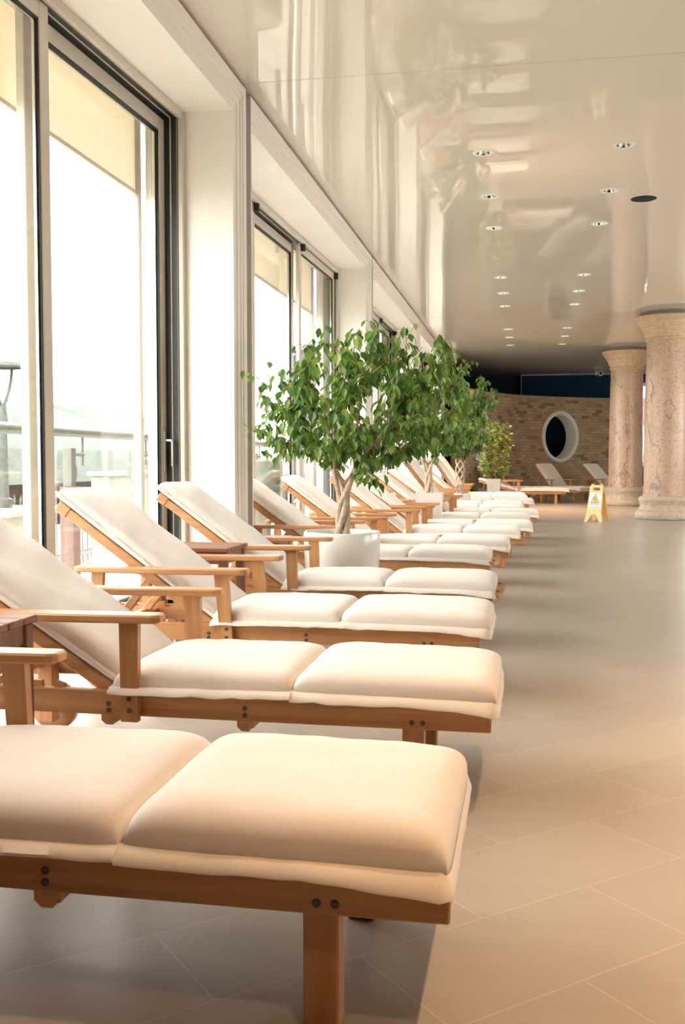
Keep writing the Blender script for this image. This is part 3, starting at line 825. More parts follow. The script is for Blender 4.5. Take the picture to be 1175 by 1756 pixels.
def ficus(label, X, Y, potkind, zs, crotch, cen, R, zr, ntips, nleaf, LL, LW, lm, seed, trunkkind, spread=None, stems=2, open_=.35, leafspread=.28, extra=()):
    rng = random.Random(seed)
    t = thing('potted_tree', label, 'potted tree', (X, Y, 0))
    # --- pot
    if potkind == 'round':
        r = .272; h = .60
        m = MB(); m.lathe([(.0, 0), (r*.80, 0), (r*.84, .01), (r*.90, .12), (r*.96, .3), (r*.995, .48), (r, h-.012), (r-.006, h), (r-.022, h), (r-.028, h-.012), (r-.03, .45), (.0, .45)], 64)
        m.build('pot', POT, t, 40); sr = r-.03; sz = h-.06
    elif potkind == 'square':
        a, h = .163, .705
        m = MB(); b = .128
        o = [(-1, -1), (1, -1), (1, 1), (-1, 1)]
        vs = [(x*b, y*b, 0) for x, y in o]+[(x*a, y*a, h) for x, y in o]+[(x*(a-.018), y*(a-.018), h) for x, y in o]+[(x*(a-.022), y*(a-.022), h-.08) for x, y in o]
        fs = [(3, 2, 1, 0)]
        for q in range(3):
            for k in range(4): fs.append((q*4+k, q*4+(k+1) % 4, q*4+4+(k+1) % 4, q*4+4+k))
        fs.append((12, 13, 14, 15)); m.add(vs, fs); m.build('pot', POTM, t); sr = .135; sz = h-.05
    elif potkind == 'small':
        r, h = .19, .51
        m = MB(); m.lathe([(.0, 0), (r*.7, 0), (r*.75, .02), (r*.95, .3), (r, h-.02), (r-.006, h), (r-.02, h), (r-.025, h-.05), (0, h-.06)], 40); m.build('pot', POTM, t, 40); sr = r-.03; sz = h-.04
    m = MB()
    n = 24; prof = [(sr*k/5, sz+.012*math.cos(k)) for k in range(5, 0, -1)]+[(.002, sz+.02)]
    m.lathe(prof, n); 
    for k in range(26):
        a = rng.uniform(0, 2*PI); q = rng.uniform(.2, .95)*sr
        if potkind == 'square': pass
        s = rng.uniform(.008, .02)
        m.lathe([(s, 0), (s*.8, s*.7), (.001, s)], 6, Matrix.Translation((q*math.cos(a), q*math.sin(a), sz+.005)))
    m.build('soil', SOIL, t, 60)
    # --- trunk
    m = MB(); z0 = sz-.02
    C = Vector(crotch)-Vector((X, Y, 0))
    if trunkkind == 'twist':
        for k in range(4):
            ph = k*PI/2+.4; pts = []; rr = []
            for i in range(29):
                q = i/28; a = ph+q*3.6
                rad_ = .031*(1-.4*q)+.018*max(0, .25-q)*4*.8
                sp = max(0, (q-.5)/.5)**1.3*.075*(1 if k % 2 else -1)
                rad_ *= 1-.6*max(0, (q-.5)/.5)
                pts.append((C.x*q+rad_*math.cos(a)*1.15+sp, C.y*q+rad_*math.sin(a), z0+(C.z-z0)*q))
                rr.append(.0245*(1-.3*q)+.012*max(0, .15-q)*5)
            m.tube(pts, rr, 10)
    elif trunkkind == 'lattice':
        for dr in (-1, 1):
            for k in range(4):
                ph = k*PI/2+(.3 if dr > 0 else 0); pts = []
                for i in range(40):
                    q = i/39; a = ph+dr*q*2.6*PI/1.3
                    r_ = .062*(1+.25*q)
                    pts.append((C.x*q+r_*math.cos(a), C.y*q+r_*math.sin(a), z0+(C.z-z0)*q))
                m.tube(pts, .012, 7)
    m.build('trunk', BARK, t, 60)
    # --- crown skeleton
    cen = Vector(cen)-Vector((X, Y, 0))
    tips = []
    tries = 0
    while len(tips) < ntips and tries < 60000:
        tries += 1
        v = Vector((rng.gauss(0, 1), rng.gauss(0, 1), rng.gauss(0, 1))).normalized()*(rng.uniform(open_, 1)**.5)
        p = Vector((cen.x+v.x*R[0], cen.y+v.y*R[1], cen.z+v.z*(zr[1] if v.z > 0 else zr[0])))
        lim = 1+.25*noise.noise(p*2.2+Vector((seed, 0, 0)))
        if v.length > lim: continue
        # hollow under the crown round the trunk
        if p.z < C.z+.16 and math.hypot(p.x-C.x, p.y-C.y) < .20: continue
        if any((p-q).length < .085*R[0]/.74 for q in tips): continue
        tips.append(p)
    for e in extra: tips.append(Vector(e)-Vector((X, Y, 0)))
    roots = [tuple(C-Vector((0, 0, .06)))]
    nodes = [(Vector(roots[0]), -1)]
    # main limbs first
    roots_all = [Vector(roots[0])]
    limbs = []
    nl = 6
    for k in range(nl):
        a = 2*PI*k/nl+rng.uniform(-.3, .3)
        limbs.append(Vector((cen.x+.50*R[0]*math.cos(a), cen.y+.50*R[1]*math.sin(a), cen.z+rng.uniform(-.25, .35)*zr[0])))
    limbs.append(cen+Vector((0, 0, .3*zr[1])))
    allT = limbs+tips
    sx_ = .072 if trunkkind == 'twist' else .05
    nodes = [(Vector(roots[0])-Vector((sx_, 0, -.03)), -1), (Vector(roots[0])+Vector((sx_, 0, .03)), -1)]
    plen = [0.0, 0.0]
    for L_ in limbs:
        prev = 0 if L_.x < C.x else 1
        a = nodes[prev][0]; dv = L_-a
        bowv = Vector((rng.uniform(-.05, .05), rng.uniform(-.05, .05), 0))
        for k in range(1, 8):
            q = k/7
            p = a+Vector((dv.x*q**1.25, dv.y*q**1.25, dv.z*q**.85))+bowv*math.sin(PI*q)
            nodes.append((p, prev)); plen.append(plen[prev]+dv.length/7); prev = len(nodes)-1
    ends = []
    for tp in sorted(tips, key=lambda q: (q-C).length):
        best, bi = 1e9, 0
        for i in range(len(nodes)):
            v = (tp-nodes[i][0]).length+.35*plen[i]
            if v < best: best, bi = v, i
        a = nodes[bi][0]; dv = tp-a; n = max(2, int(dv.length/.06)); prev = bi
        side = Vector((rng.uniform(-1, 1), rng.uniform(-1, 1), rng.uniform(.1, 1.1)))*.13*dv.length
        for k in range(1, n+1):
            q = k/n
            nodes.append((a+dv*q+side*math.sin(PI*q), prev)); plen.append(plen[prev]+dv.length/n); prev = len(nodes)-1
        ends.append(prev)
    rr = radii(nodes, ends, .0019, 2.25, .019)
    m = MB()
    m.tube([nodes[0][0], C-Vector((0, 0, .10)), nodes[1][0]], [.017, .02, .017], 8)
    for i in range(2, len(nodes)):
        p = nodes[i][1]
        m.tube([nodes[p][0], nodes[i][0]], [max(rr[i], min(rr[p], rr[i]*1.25)), rr[i]], 5, False)
    m.build('branches', TWIG, t, 60)
    # --- leaves
    m = MB()
    for e in ends:
        chain = [e]; q = e
        while len(chain) < 6 and nodes[q][1] > 0: q = nodes[q][1]; chain.append(q)
        for k in range(nleaf):
            u = rng.random()**1.2*(len(chain)-1); i = int(u); fr = u-i
            a = nodes[chain[i]][0]; b = nodes[chain[min(i+1, len(chain)-1)]][0]
            p = a.lerp(b, fr)
            an = rng.uniform(0, 2*PI)
            hd = Vector((math.cos(an), math.sin(an), 0))
            p = p+hd*rng.uniform(.0, .05)*(LL/.08)+Vector((0, 0, rng.uniform(-.03, .02)))
            d = hd*rng.uniform(.25, 1.0)+Vector((0, 0, -rng.uniform(.35, 1.5)))
            up = Vector((rng.uniform(-.4, .4), rng.uniform(-.4, .4), 1))+hd*.8
            s = rng.uniform(.65, 1.15)
            leaf(m, p, d, up, LL*s, LW*s*rng.uniform(.85, 1.1))
    m.build('foliage', lm, t)
    return t
ficus('large ficus tree with twisted trunk in the round white planter', -1.28, 6.93, 'round', .6, (-1.26, 6.93, 1.04), (-1.11, 6.93, 1.48), (.80, .64), (.42, .64), 290, 10, .080, .050, LEAF, 3, 'twist',
      extra=[(-1.95, 6.75, 1.36), (-1.88, 6.8, 1.30), (-1.9, 6.9, 1.2), (-1.05, 6.6, .99), (-.98, 6.6, .93), (-.93, 6.62, 1.0), (-1.75, 6.7, 1.2), (-1.7, 6.8, 1.12), (-2.0, 7.0, 1.74), (-1.8, 7.0, 1.15)])
ficus('middle ficus tree with twisted trunk in the square white planter', -1.18, 12.37, 'square', .7, (-1.20, 12.37, 1.15), (-1.03, 12.37, 1.64), (.72, .58), (.45, .95), 185, 11, .082, .05, LEAF, 9, 'twist')
ficus('small leaved ficus tree with lattice trunk in the small round pot', -1.16, 17.92, 'small', .5, (-1.16, 17.92, 1.12), (-1.20, 17.92, 1.70), (.60, .5), (.55, .80), 150, 14, .07, .04, LEAF2, 14, 'lattice')
# shrub in the grey square planter
rng = random.Random(21)
t = thing('potted_shrub', 'bushy variegated shrub in the grey square planter before the brick wall', 'potted shrub', (-.77, 24.5, 0))
m = MB(); a, b, h = .168, .125, .66
o4 = [(-1, -1), (1, -1), (1, 1), (-1, 1)]
vs = [(x*b, y*b, 0) for x, y in o4]+[(x*a, y*a, h) for x, y in o4]+[(x*(a-.015), y*(a-.015), h) for x, y in o4]+[(x*(a-.02), y*(a-.02), h-.05) for x, y in o4]
fs = [(3, 2, 1, 0)]
for q in range(3):
    for k in range(4): fs.append((q*4+k, q*4+(k+1) % 4, q*4+4+(k+1) % 4, q*4+4+k))
fs.append((12, 13, 14, 15)); m.add(vs, fs); m.build('pot', POTG, t)
st, fo = MB(), MB()
for k in range(120):
    z = .78+1.22*rng.random(); q = (z-.78)/1.22
    rr_ = (.36 if q < .7 else .36*(1-(q-.7)/.42))*rng.uniform(.55, 1.05)*(.8+.45*math.sin(min(1, q*1.6)*PI*.5))
    an = rng.uniform(0, 2*PI); tip = Vector((.12*q+rr_*math.cos(an), rr_*math.sin(an), z))
    base = Vector((rng.uniform(-.05, .05), rng.uniform(-.05, .05), max(.62, z-.55)))
    mid = base.lerp(tip, .5)+Vector((0, 0, .04))
    st.tube([base, mid, tip], [.007, .005, .002], 5, False)
    for j in range(17):
        u = rng.uniform(.25, 1.05); p = base.lerp(tip, u)+Vector((rng.gauss(0, .03), rng.gauss(0, .03), rng.gauss(0, .03)))
        d = Vector((math.cos(an)+rng.gauss(0, .7), math.sin(an)+rng.gauss(0, .7), rng.uniform(-.7, .6)))
        s = rng.uniform(.7, 1.2)
        leaf(fo, p, d, Vector((rng.gauss(0, .3), rng.gauss(0, .3), 1)), .085*s, .06*s)
for k in range(5): st.tube([(rng.uniform(-.05, .05), rng.uniform(-.05, .05), .6), (rng.uniform(-.03, .1), rng.uniform(-.05, .05), 1.75)], [.014, .006], 6, False)
st.build('stems', TWIG, t, 60); fo.build('foliage', LEAFV, t)
t = thing('fern', 'low dark fern on the floor left of the grey square planter', 'fern', (-1.42, 24.55, 0))
m = MB(); m.lathe([(0, 0), (.09, 0), (.12, .2), (.11, .2), (.10, .18), (0, .18)], 20); m.build('pot', POTG, t, 40)
m = MB()
for k in range(46):
    an = rng.uniform(0, 2*PI); L = rng.uniform(.25, .6); h = rng.uniform(.25, .75)
    pts = [Vector((math.cos(an)*L*.5*u**1.4, math.sin(an)*L*.5*u**1.4, .18+h*u*(1.35-.75*u))) for u in (0, .25, .5, .75, 1)]
    m.tube(pts, .0025, 4, False)
    for i in range(1, 5):
        for s_ in (-1, 1):
            leaf(m, pts[i], Vector((math.cos(an+s_*1.1), math.sin(an+s_*1.1), -.2)), Vector((0, 0, 1)), .08, .035)
m.build('fronds', LEAFD, t)

# ------------------------------------------------------------------ columns
def column(label, X, Y, seed):
    t = thing('stone_column', label, 'column', (X, Y, 0), seed, 'round stone columns')
    m = MB()
    prof = [(.0, 0), (.535, 0), (.55, .01), (.56, .05), (.555, .09), (.535, .135), (.515, .15), (.515, .165), (.50, .18), (.475, .22), (.468, .26), (.478, .305), (.485, .315), (.485, .33), (.495, .345), (.50, .37), (.49, .40), (.46, .425), (.43, .43), (.415, .445)]
    m.lathe(prof, 72); m.build('column_base', BASESTONE, t, 40)
    m = MB(); m.lathe([(.415, .44), (.408, .5), (.408, 1.4), (.398, 2.6), (.385, 3.35)], 72); m.build('column_shaft', STONE, t, 40)
    m = MB()
    z = 3.34
    prof = [(.38, z), (.40, z+.005), (.42, z+.02), (.42, z+.045), (.40, z+.06), (.405, z+.08), (.43, z+.12), (.455, z+.17), (.47, z+.215), (.475, z+.235), (.495, z+.24), (.50, z+.26), (.515, z+.29), (.55, z+.335), (.565, z+.35), (.565, z+.365), (.585, z+.375), (.60, z+.40), (.605, z+.43), (.60, z+.445), (.0, z+.445)]
    m.lathe(prof, 72); m.build('column_capital', CAPSTONE, t, 40)
    m = MB(); m.lathe([(.50, 3.784), (.50, CZ-.001)], 64); m.build('ceiling_collar', plain('dark collar', (.22, .2, .18), .5), t, 40)
column('nearer pink granite column at the right edge', 2.606, 19.65, .0)
column('farther pink granite column beside the yellow caution sign', 2.435, 25.65, 2.1)

# ------------------------------------------------------------------ caution sign
YEL = plain('yellow plastic', (.84, .56, .22), .4)
t = thing('caution_sign', 'yellow folding wet floor sign standing on the tiles before the farther column', 'caution sign', (1.27, 18.50, 0), rad(-31))
H_ = .70
front = [(-.175, 0), (-.115, 0), (-.055, .125), (-.03, .145), (.03, .145), (.055, .125), (.10, 0), (.16, 0), (.148, .18), (.125, .60), (.122, .65), (.10, .675), (-.10, .675), (-.122, .65), (-.125, .60), (-.148, .20), (-.15, .18)]
front = [(-.178, 0), (-.118, 0), (-.062, .115), (-.035, .138), (.035, .138), (.062, .115), (.118, 0), (.178, 0), (.142, .18), (.128, .60), (.124, .65), (.10, .675), (-.10, .675), (-.124, .65), (-.128, .60), (-.142, .18)]
def panel(name, M):
    bm = bmesh.new()
    ov = [bm.verts.new((x, 0, z)) for x, z in front]
    eds = [bm.edges.new((ov[i], ov[(i+1) % len(ov)])) for i in range(len(ov))]
    hv = [bm.verts.new((x, 0, z)) for x, z in ((-.062, .572), (.062, .572), (.07, .58), (.07, .622), (.062, .63), (-.062, .63), (-.07, .622), (-.07, .58))]
    eds += [bm.edges.new((hv[i], hv[(i+1) % 8])) for i in range(8)]
    bmesh.ops.triangle_fill(bm, use_beauty=True, edges=eds)
    ex = bmesh.ops.extrude_face_region(bm, geom=list(bm.faces))
    for v in [e for e in ex['geom'] if isinstance(e, bmesh.types.BMVert)]: v.co.y += .022
    bm.verts.index_update()
    m = MB(); m.add([v.co for v in bm.verts], [[v.index for v in f.verts] for f in bm.faces], M); bm.free()
    return m.build(name, YEL, t)
MF = Matrix.Translation((0, -.16, 0)) @ Matrix.Rotation(rad(-11.5), 4, 'X')
MR = Matrix.Translation((0, .16, 0)) @ Matrix.Rotation(rad(11.5), 4, 'X') @ Matrix.Translation((0, -.022, 0))
fp = panel('front_panel', MF); panel('rear_panel', MR)
m = MB()
for sx in (-.085, .085): m.box(sx-.014, sx+.014, -.03, .03, .645, .685, .004)
m.build('hinge', YEL, t)
def plate(name, poly, d, mat, par, th=.002):
    m = MB(); m.prism(poly, -d-th, -d, MF); return m.build(name, mat, par)
lb = plate('label_plate', [(-.118, .245), (.118, .245), (.118, .535), (-.118, .535)], .0, plain('white label', (.80, .78, .75), .4), fp)
DKS = plain('black print', (.03, .03, .03), .6)
plate('triangle_border', [(-.085, .345), (.085, .345), (0, .522)], .002, DKS, lb, .001)
plate('triangle_field', [(-.074, .352), (.074, .352), (0, .507)], .003, plain('pale yellow print', (.85, .60, .18), .5), lb, .001)
m = MB()
def stroke(pts, w=.006):
    for (x0, z0), (x1, z1) in zip(pts[:-1], pts[1:]):
        d = Vector((x1-x0, z1-z0)); n = Vector((-d.y, d.x)).normalized()*w/2
        m.prism([(x0+n.x, z0+n.y), (x0-n.x, z0-n.y), (x1-n.x, z1-n.y), (x1+n.x, z1+n.y)], -.0048, -.004, MF)
m.prism([(-.012+.009*math.cos(a), .448+.009*math.sin(a)) for a in [2*PI*k/12 for k in range(12)]], -.0048, -.004, MF)
stroke([(-.010, .436), (.004, .405)], .012); stroke([(-.012, .43), (-.034, .42), (-.04, .404)]); stroke([(-.006, .432), (.014, .44), (.02, .452)])
stroke([(.004, .405), (.026, .406), (.036, .390)]); stroke([(.002, .404), (.012, .385), (.006, .366)]); stroke([(-.04, .360), (.04, .360)], .005)
m.build('slipping_figure', DKS, lb)
GP = plain('grey print lines', (.35, .34, .33), .6)
m = MB()
for zz, xs in ((.322, [-.1, -.07, -.04, -.02, .02, .05, .08, .1]), (.262, [-.1, -.06, -.03, -.01, .03, .06, .1])):
    for a_, b_ in zip(xs[:-1], xs[1:]):
        m.prism([(a_+.002, zz-.006), (b_-.003, zz-.006), (b_-.003, zz+.006), (a_+.002, zz+.006)], -.003, -.002, MF)
m.build('small_print', GP, lb)
cu = bpy.data.curves.new('wet_floor_lettering', 'FONT'); cu.body = 'WET FLOOR'; cu.size = .028; cu.align_x = 'CENTER'; cu.extrude = .0004; cu.materials.append(GP)
tmp = bpy.data.objects.new('lettering_curve', cu); COL.objects.link(tmp)
bpy.context.view_layer.update()
me = bpy.data.meshes.new_from_object(tmp.evaluated_get(bpy.context.evaluated_depsgraph_get()))
bpy.data.objects.remove(tmp)
tx = bpy.data.objects.new('wet_floor_lettering', me); COL.objects.link(tx); tx.parent = lb
tx.matrix_local = MF @ Matrix.Translation((0, -.0028, .283)) @ Matrix.Rotation(PI/2, 4, 'X')
m = MB(); m.prism([(.085+.022*math.cos(a), .135+.022*math.sin(a)) for a in [2*PI*k/20 for k in range(20)]], -.002, -.0, MF)
m.build('round_sticker', plain('white sticker', (.85, .84, .82), .4), fp)

# ------------------------------------------------------------------ ceiling fittings
CH = plain('polished reflector', (.85, .84, .80), .06, 1)
RING = plain('white lamp ring', (.80, .765, .70), .35)
LENS = plain('lamp bulb glass', (.55, .56, .52), .1)
sideword = {0: 'left', 1: 'right'}
ordw = ['nearest', 'second', 'third', 'fourth', 'fifth', 'sixth', 'seventh', 'eighth', 'farthest']
for i, X in enumerate(DLX):
    for j, Y in enumerate(DLY):
        t = thing('downlight', 'round recessed downlight, %s of the %s ceiling row' % (ordw[j], sideword[i]), 'downlight', (X, Y, CZ), 0, 'recessed ceiling downlights')
        m = MB(); m.lathe([(.066, .004), (.066, -.004), (.072, -.009), (.095, -.006), (.102, -.001), (.1, .001)], 36); m.build('lamp_ring', RING, t, 60)
        m = MB(); m.lathe([(.066, -.002), (.062, .02), (.052, .05), (.036, .08), (.02, .092), (.001, .094)], 32); m.build('reflector', CH, t, 180)
        m = MB(); m.lathe([(.012, .09), (.014, .06), (.011, .048), (.001, .045)], 12); m.build('bulb', LENS, t, 60)
t = thing('ceiling_speaker', 'black round speaker opening in the ceiling near the columns', 'speaker', (1.20, 11.10, CZ))
m = MB(); m.lathe([(.001, -.004), (.12, -.004), (.13, -.003), (.134, -.0005)], 40); m.build('speaker_grille', plain('black grille', (.004, .004, .004), .9), t, 60)
t = thing('security_camera', 'small security camera under the ceiling before the navy wall', 'camera', (2.22, 31.6, CZ))
m = MB(); m.box(-.15, -.12, -.03, .03, -.16, 0, .003); m.box(-.13, -.05, -.012, .012, -.105, -.085, .003); m.build('camera_bracket', WHITE, t)
m = MB(); m.lathe([(.04, -.12), (.075, -.10), (.085, -.04), (.085, .06), (.06, .09), (.001, .095)], 28, Matrix.Translation((0, 0, -.10)) @ Matrix.Rotation(PI/2, 4, 'X') @ Matrix.Rotation(PI, 4, 'X')); m.build('camera_housing', plain('grey camera', (.5, .49, .47), .4), t, 40)
m = MB(); m.lathe([(.001, 0), (.05, .0), (.05, .01), (.001, .012)], 24, Matrix.Translation((0, -.10, -.10)) @ Matrix.Rotation(PI/2, 4, 'X')); m.build('camera_lens', plain('black lens', (.01, .01, .01), .15), t, 40)

# ------------------------------------------------------------------ outside
PALE = plain('pale terrace stone', (.74, .72, .67), .8, noise_amt=.06, nscale=2)
PALEW = plain('pale rendered wall', (.34, .325, .285), .8, noise_amt=.06, nscale=3)
HILLM = plain('hazy green hill', (.070, .086, .076), .95, noise_amt=.2, nscale=.25)
STEEL = plain('brushed rail steel', (.16, .165, .145), .4, .3)
IRON = plain('weathered dark iron', (.085, .095, .088), .6, noise_amt=.3, nscale=20)
m = MB(); m.box(-4.6, -2.78, -10, 36, -.4, -.03, 0); struct(m.build('floor_terrace', PALE))
m = MB(); m.box(-120, -4.6, -60, 160, -1.5, -1.2, 0); struct(m.build('ground_garden', plain('pale lawn', (.30, .33, .28), .9, noise_amt=.15, nscale=.5)))
m = MB(); m.box(-60, 60, 33.5, 200, -1.5, -1.2, 0); struct(m.build('ground_far', plain('pale ground', (.25, .25, .2), .9, noise_amt=.15, nscale=.5)))
# hill of trees
m = MB(); rng = random.Random(5)
V = []; F = []; nu = 120; nv = 8
for i in range(nu+1):
    y = 10+170*i/nu
    for j in range(nv+1):
        q = j/nv; x = -48-26*q
        hgt = 11.3*(q**.6)*(1+.10*noise.noise(Vector((y*.06, 3, 0)))) + 1.2*noise.noise(Vector((y*.35, q*9, 0)))*q + .5*noise.noise(Vector((y*1.1, q*20, 4)))*q
        V.append((x, y, -1.3+hgt))
for i in range(nu):
    for j in range(nv):
        a = i*(nv+1)+j; F.append((a, a+nv+1, a+nv+2, a+1))
m.add(V, F); h = struct(m.build('hill_backdrop', HILLM, None, 180))
# screens lowered outside the windows
SCR, nt_, b_, o_ = new_mat('beige screen fabric')
b_.inputs['Base Color'].default_value = (.62, .585, .52, 1); b_.inputs['Roughness'].default_value = .9
tr_ = N(nt_, 'ShaderNodeBsdfTranslucent'); tr_.inputs['Color'].default_value = (.27, .25, .21, 1)
ad_ = N(nt_, 'ShaderNodeAddShader'); nt_.links.new(b_.outputs[0], ad_.inputs[0]); nt_.links.new(tr_.outputs[0], ad_.inputs[1]); nt_.links.new(ad_.outputs[0], o_.inputs['Surface'])
for i, (a, b) in enumerate(BAYS[0:3]):
    t = thing('roller_screen', ['beige outdoor screen above the nearest window', 'beige outdoor screen above the window behind the large tree', 'beige outdoor screen above the third window from the camera'][i], 'roller screen', (-2.86, 0, 0), 0, 'outdoor roller screens')
    m = MB(); m.box(-.004, .004, a+.05, b-.05, 3.085, 3.72, 0); m.build('screen_cloth', SCR, t)
    m = MB(); m.box(-.015, .015, a+.05, b-.05, 3.06, 3.09, .004); m.build('bottom_bar', ALU, t)
    m = MB(); m.box(-.06, .05, a+.0, b-.0, 3.70, 3.82, .01); m.build('screen_box', ALU, t)
    m = MB()
    for yy in (a+.03, b-.03): m.box(-.03, .03, yy-.03, yy+.03, 0, 3.7, .004)
    m.build('guide_rail', plain('pale guide rail', (.38, .36, .31), .6), t)
# terrace railing
t = thing('terrace_railing', 'steel handrail with glass panels along the terrace outside', 'railing', (-4.2, 0, 0))
m = MB(); m.tube([(0, -6, 1.37), (0, 34, 1.37)], .048, 14); m.build('handrail', STEEL, t, 60)
for k in range(13):
    y = .72+k*2.0-1.35*0
    y = 8.70-2*1.62*2+k*1.62
    if k % 2 == 0:
        m = MB(); m.box(-.07, .07, y-.07, y+.07, -.03, .86, .004); po = m.build('rail_post', plain('brown post', (.20, .13, .11), .7), t)
    else:
        m = MB(); m.box(-.04, .04, y-.04, y+.04, -.03, .86, .004); po = m.build('rail_post', STEEL, t)
    m = MB(); m.box(-.045, .045, y-.045, y+.045, .86, 1.22, .004); m.box(-.10, .02, y-.03, y+.12, .92, 1.05, .006); m.build('post_clamp', STEEL, po)
    m = MB(); m.tube([(0, y, 1.16), (0, y+.30, 1.16)], .02, 10); m.tube([(0, y+.28, 1.05), (0, y+.28, 1.37)], .013, 8); m.build('rail_bracket', STEEL, po, 60)
for k in range(12):
    y = 8.70-4*1.62+k*1.62
    m = MB(); m.box(-.007, .005, y+.12, y+1.5, .06, 1.2, 0); m.build('glass_panel', GLASS, t)
# iron picket fence lower in the garden
t = thing('picket_fence', 'dark iron fence with spear tips below the terrace', 'fence', (-9, 0, -1.2))
m = MB(); 
for zz in (.12, .42, 1.40): m.box(-.02, .02, 10, 31.9, zz, zz+.04, 0)
m.build('fence_rail', IRON, t)
pm = None
for k in range(96):
    y = 10+k*.23
    if pm is None:
        m = MB(); m.tube([(0, 0, 0), (0, 0, 1.55)], .014, 6); m.tube([(0, 0, 1.53), (0, 0, 1.58), (0, 0, 1.70)], [.012, .028, .001], 6)
        m.tube([(0, .115+.075*math.cos(a), .29+.10*math.sin(a)) for a in [2*PI*q/10 for q in range(11)]], .014, 5)
        pm = m.build('picket', IRON, t, 60); pm.location = (0, y, 0)
    else:
        c = pm.copy(); COL.objects.link(c); c.parent = t; c.location = (0, y, 0)
# garden walls and urn
t = tag(MB().build('garden_wall', PALEW), 'x', 'wall'); bpy.data.objects.remove(t)
m = MB(); m.box(-6.6, -6.3, 14.4, 22, -1.2, .86, .01); m.box(-6.65, -6.25, 14.35, 22.05, .86, .93, .01); tag(m.build('garden_wall', PALEW), 'pale rendered garden wall seen beyond the railing through the nearest window', 'wall')
m = MB(); m.box(-7.6, -6.8, 12.2, 13.6, -1.2, .34, .01); m.box(-7.7, -6.7, 12.1, 13.7, .34, .44, .02); tag(m.build('lamp_plinth', PALEW), 'pale stone plinth under the garden lamp post', 'plinth')
t = thing('lamp_post', 'dark iron garden lamp post with curved bracket at the left edge', 'lamp post', (-7.2, 12.86, .44))
m = MB(); m.tube([(0, 0, 0), (0, 0, .12), (0, 0, .15), (0, 0, 1.1), (0, 0, 1.2), (0, 0, 1.45)], [.12, .12, .075, .06, .075, .05], 12); m.build('post', IRON, t, 40)
for s in (-1, 1):
    m = MB(); m.tube([(0, 0, 1.40), (0, s*.10, 1.50), (0, s*.20, 1.66), (0, s*.26, 1.82), (0, s*.28, 1.96)], .024, 8); m.build('curved_bracket', IRON, t, 60)
m = MB(); m.lathe([(.30, 1.95), (.32, 1.97), (.30, 2.02), (.1, 2.04), (.001, 2.04)], 24); m.build('lamp_dish', IRON, t, 40)
t = thing('garden_urn', 'pale green urn on the terrace seen behind the large tree', 'urn', (-3.35, 12.4, -.03))
m = MB(); m.lathe([(0, 0), (.2, 0), (.2, .04), (.12, .1), (.14, .45), (.22, .55), (.26, .75), (.28, 1.12), (.26, 1.14), (.24, 1.1), (.0, 1.08)], 28); m.build('urn_body', plain('pale green glaze', (.16, .20, .165), .5), t, 40)
# house beyond the back window
t = thing('house', 'pale house with red tiled roof seen between the columns', 'house', (9.4, 75, -1.2))
m = MB(); m.box(-4, 4, 0, 6, 0, 5.2, 0); m.build('house_wall', PALEW, t)
m = MB(); m.prism([(-4.6, 4.9), (4.6, 4.9), (0, 7.4)], -.5, 6.5); m.build('house_roof', plain('red tiles', (.16, .06, .045), .8, noise_amt=.2, nscale=4), t)
t = thing('palm', 'green palm seen between the columns through the back window', 'palm', (5.4, 44, -1.2))
m = MB(); m.tube([(0, 0, 0), (.05, 0, 2.4)], [.14, .10], 10); m.build('palm_trunk', BARK, t, 60)
m = MB(); rng = random.Random(3)
for k in range(26):
    an = rng.uniform(0, 2*PI); L = rng.uniform(.9, 1.4)
    pts = [Vector((.05+math.cos(an)*L*u, math.sin(an)*L*u, 2.4+.9*u-1.3*u*u)) for u in (0, .2, .4, .6, .8, 1)]
    m.tube(pts, .012, 4, False)
    for i in range(1, 6):
        for s_ in (-1, 1): leaf(m, pts[i], Vector((math.cos(an+s_*.8), math.sin(an+s_*.8), -.3)), Vector((0, 0, 1)), .4, .07)
m.build('palm_fronds', leaf_mat('palm leaves', [(0, (.07, .12, .03)), (1, (.16, .22, .07))]), t)

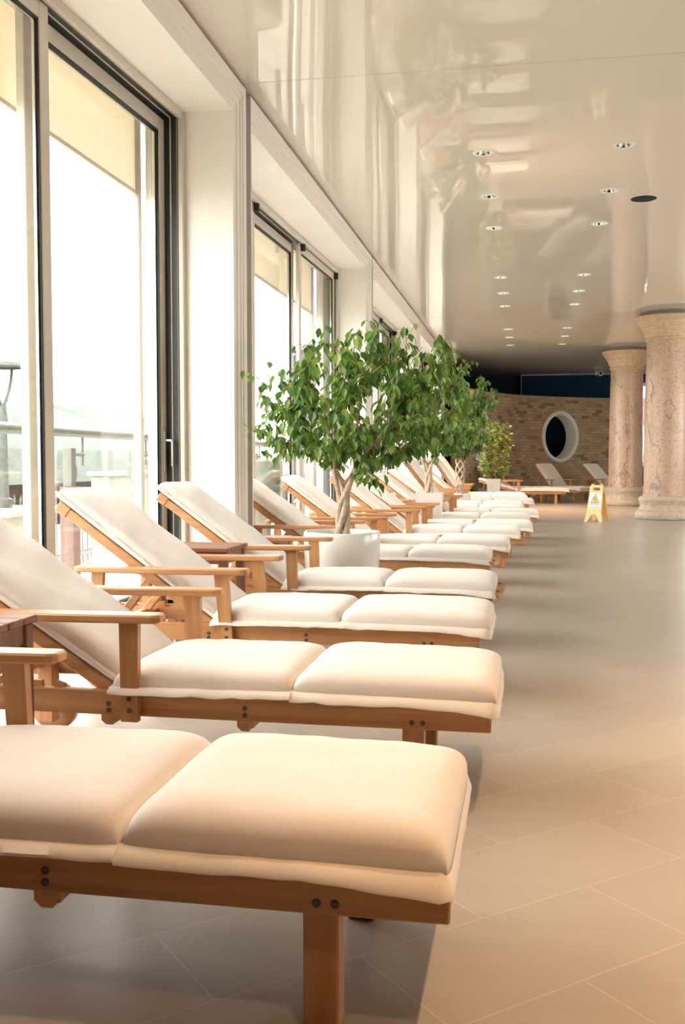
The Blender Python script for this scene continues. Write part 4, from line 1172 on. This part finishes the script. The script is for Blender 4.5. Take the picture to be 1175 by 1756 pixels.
# ------------------------------------------------------------------ light
W = bpy.data.worlds.new('overcast sky'); S.world = W; W.use_nodes = True
bg = W.node_tree.nodes['Background']
bg.inputs['Color'].default_value = (1.0, .965, .925, 1)
bg.inputs['Strength'].default_value = 7.0
def spot(name, X, Y, watts, size, blend, col=(1, .58, .29), aim=(0, 0), r=.05):
    l = bpy.data.lights.new(name, 'SPOT'); l.energy = watts; l.color = col; l.spot_size = rad(size); l.spot_blend = blend; l.shadow_soft_size = r
    o = bpy.data.objects.new(name, l); COL.objects.link(o); o.location = (X, Y, CZ-.03)
    d = Vector((aim[0], aim[1], -CZ)); o.rotation_euler = d.to_track_quat('-Z', 'Y').to_euler()
    return o
for Y in (3.05, 1.55, .05):
    spot('downlight_and_fill_beam', .82, Y, 150, 85, .9)
for Y in (4.55, 3.05, 1.55):
    spot('downlight_and_fill_beam', 2.04, Y, 250, 62, 1.0, (1, .50, .20))  # added fill row without fittings, warms the floor at the right
for Y in (4.55, 3.05):
    spot('downlight_and_fill_beam', .82, Y, 55, 40, 1.0, (1, .55, .25))  # extra narrow fill beams, added to brighten the near floor
for Y in (21.45, 22.85, 24.4):
    for X in DLX: spot('downlight_and_fill_beam', X, Y, 170, 80, .8)

# ------------------------------------------------------------------ camera
cd_ = bpy.data.cameras.new('camera'); cam = bpy.data.objects.new('camera', cd_); COL.objects.link(cam)
f_px = 1707.0
cd_.sensor_fit = 'VERTICAL'; cd_.sensor_height = 36.0; cd_.sensor_width = 24.0
cd_.lens = f_px/1756*36.0
cam.location = (0, 0, 1.1)
yaw = math.atan(314.5/f_px); pit = math.atan(88/f_px)
cam.rotation_euler = (PI/2-pit, 0, yaw)
cd_.clip_end = 500; cd_.clip_start = .05
S.camera = cam
S.view_settings.view_transform = 'Standard'; S.view_settings.look = 'None'
S.view_settings.exposure = 0.62; S.view_settings.gamma = 1.0
S.view_settings.use_curve_mapping = False
S.cycles.max_bounces = 12; S.cycles.diffuse_bounces = 6; S.cycles.glossy_bounces = 5; S.cycles.transparent_max_bounces = 12
S.cycles.sample_clamp_indirect = 8.0
S.cycles.use_denoising = True
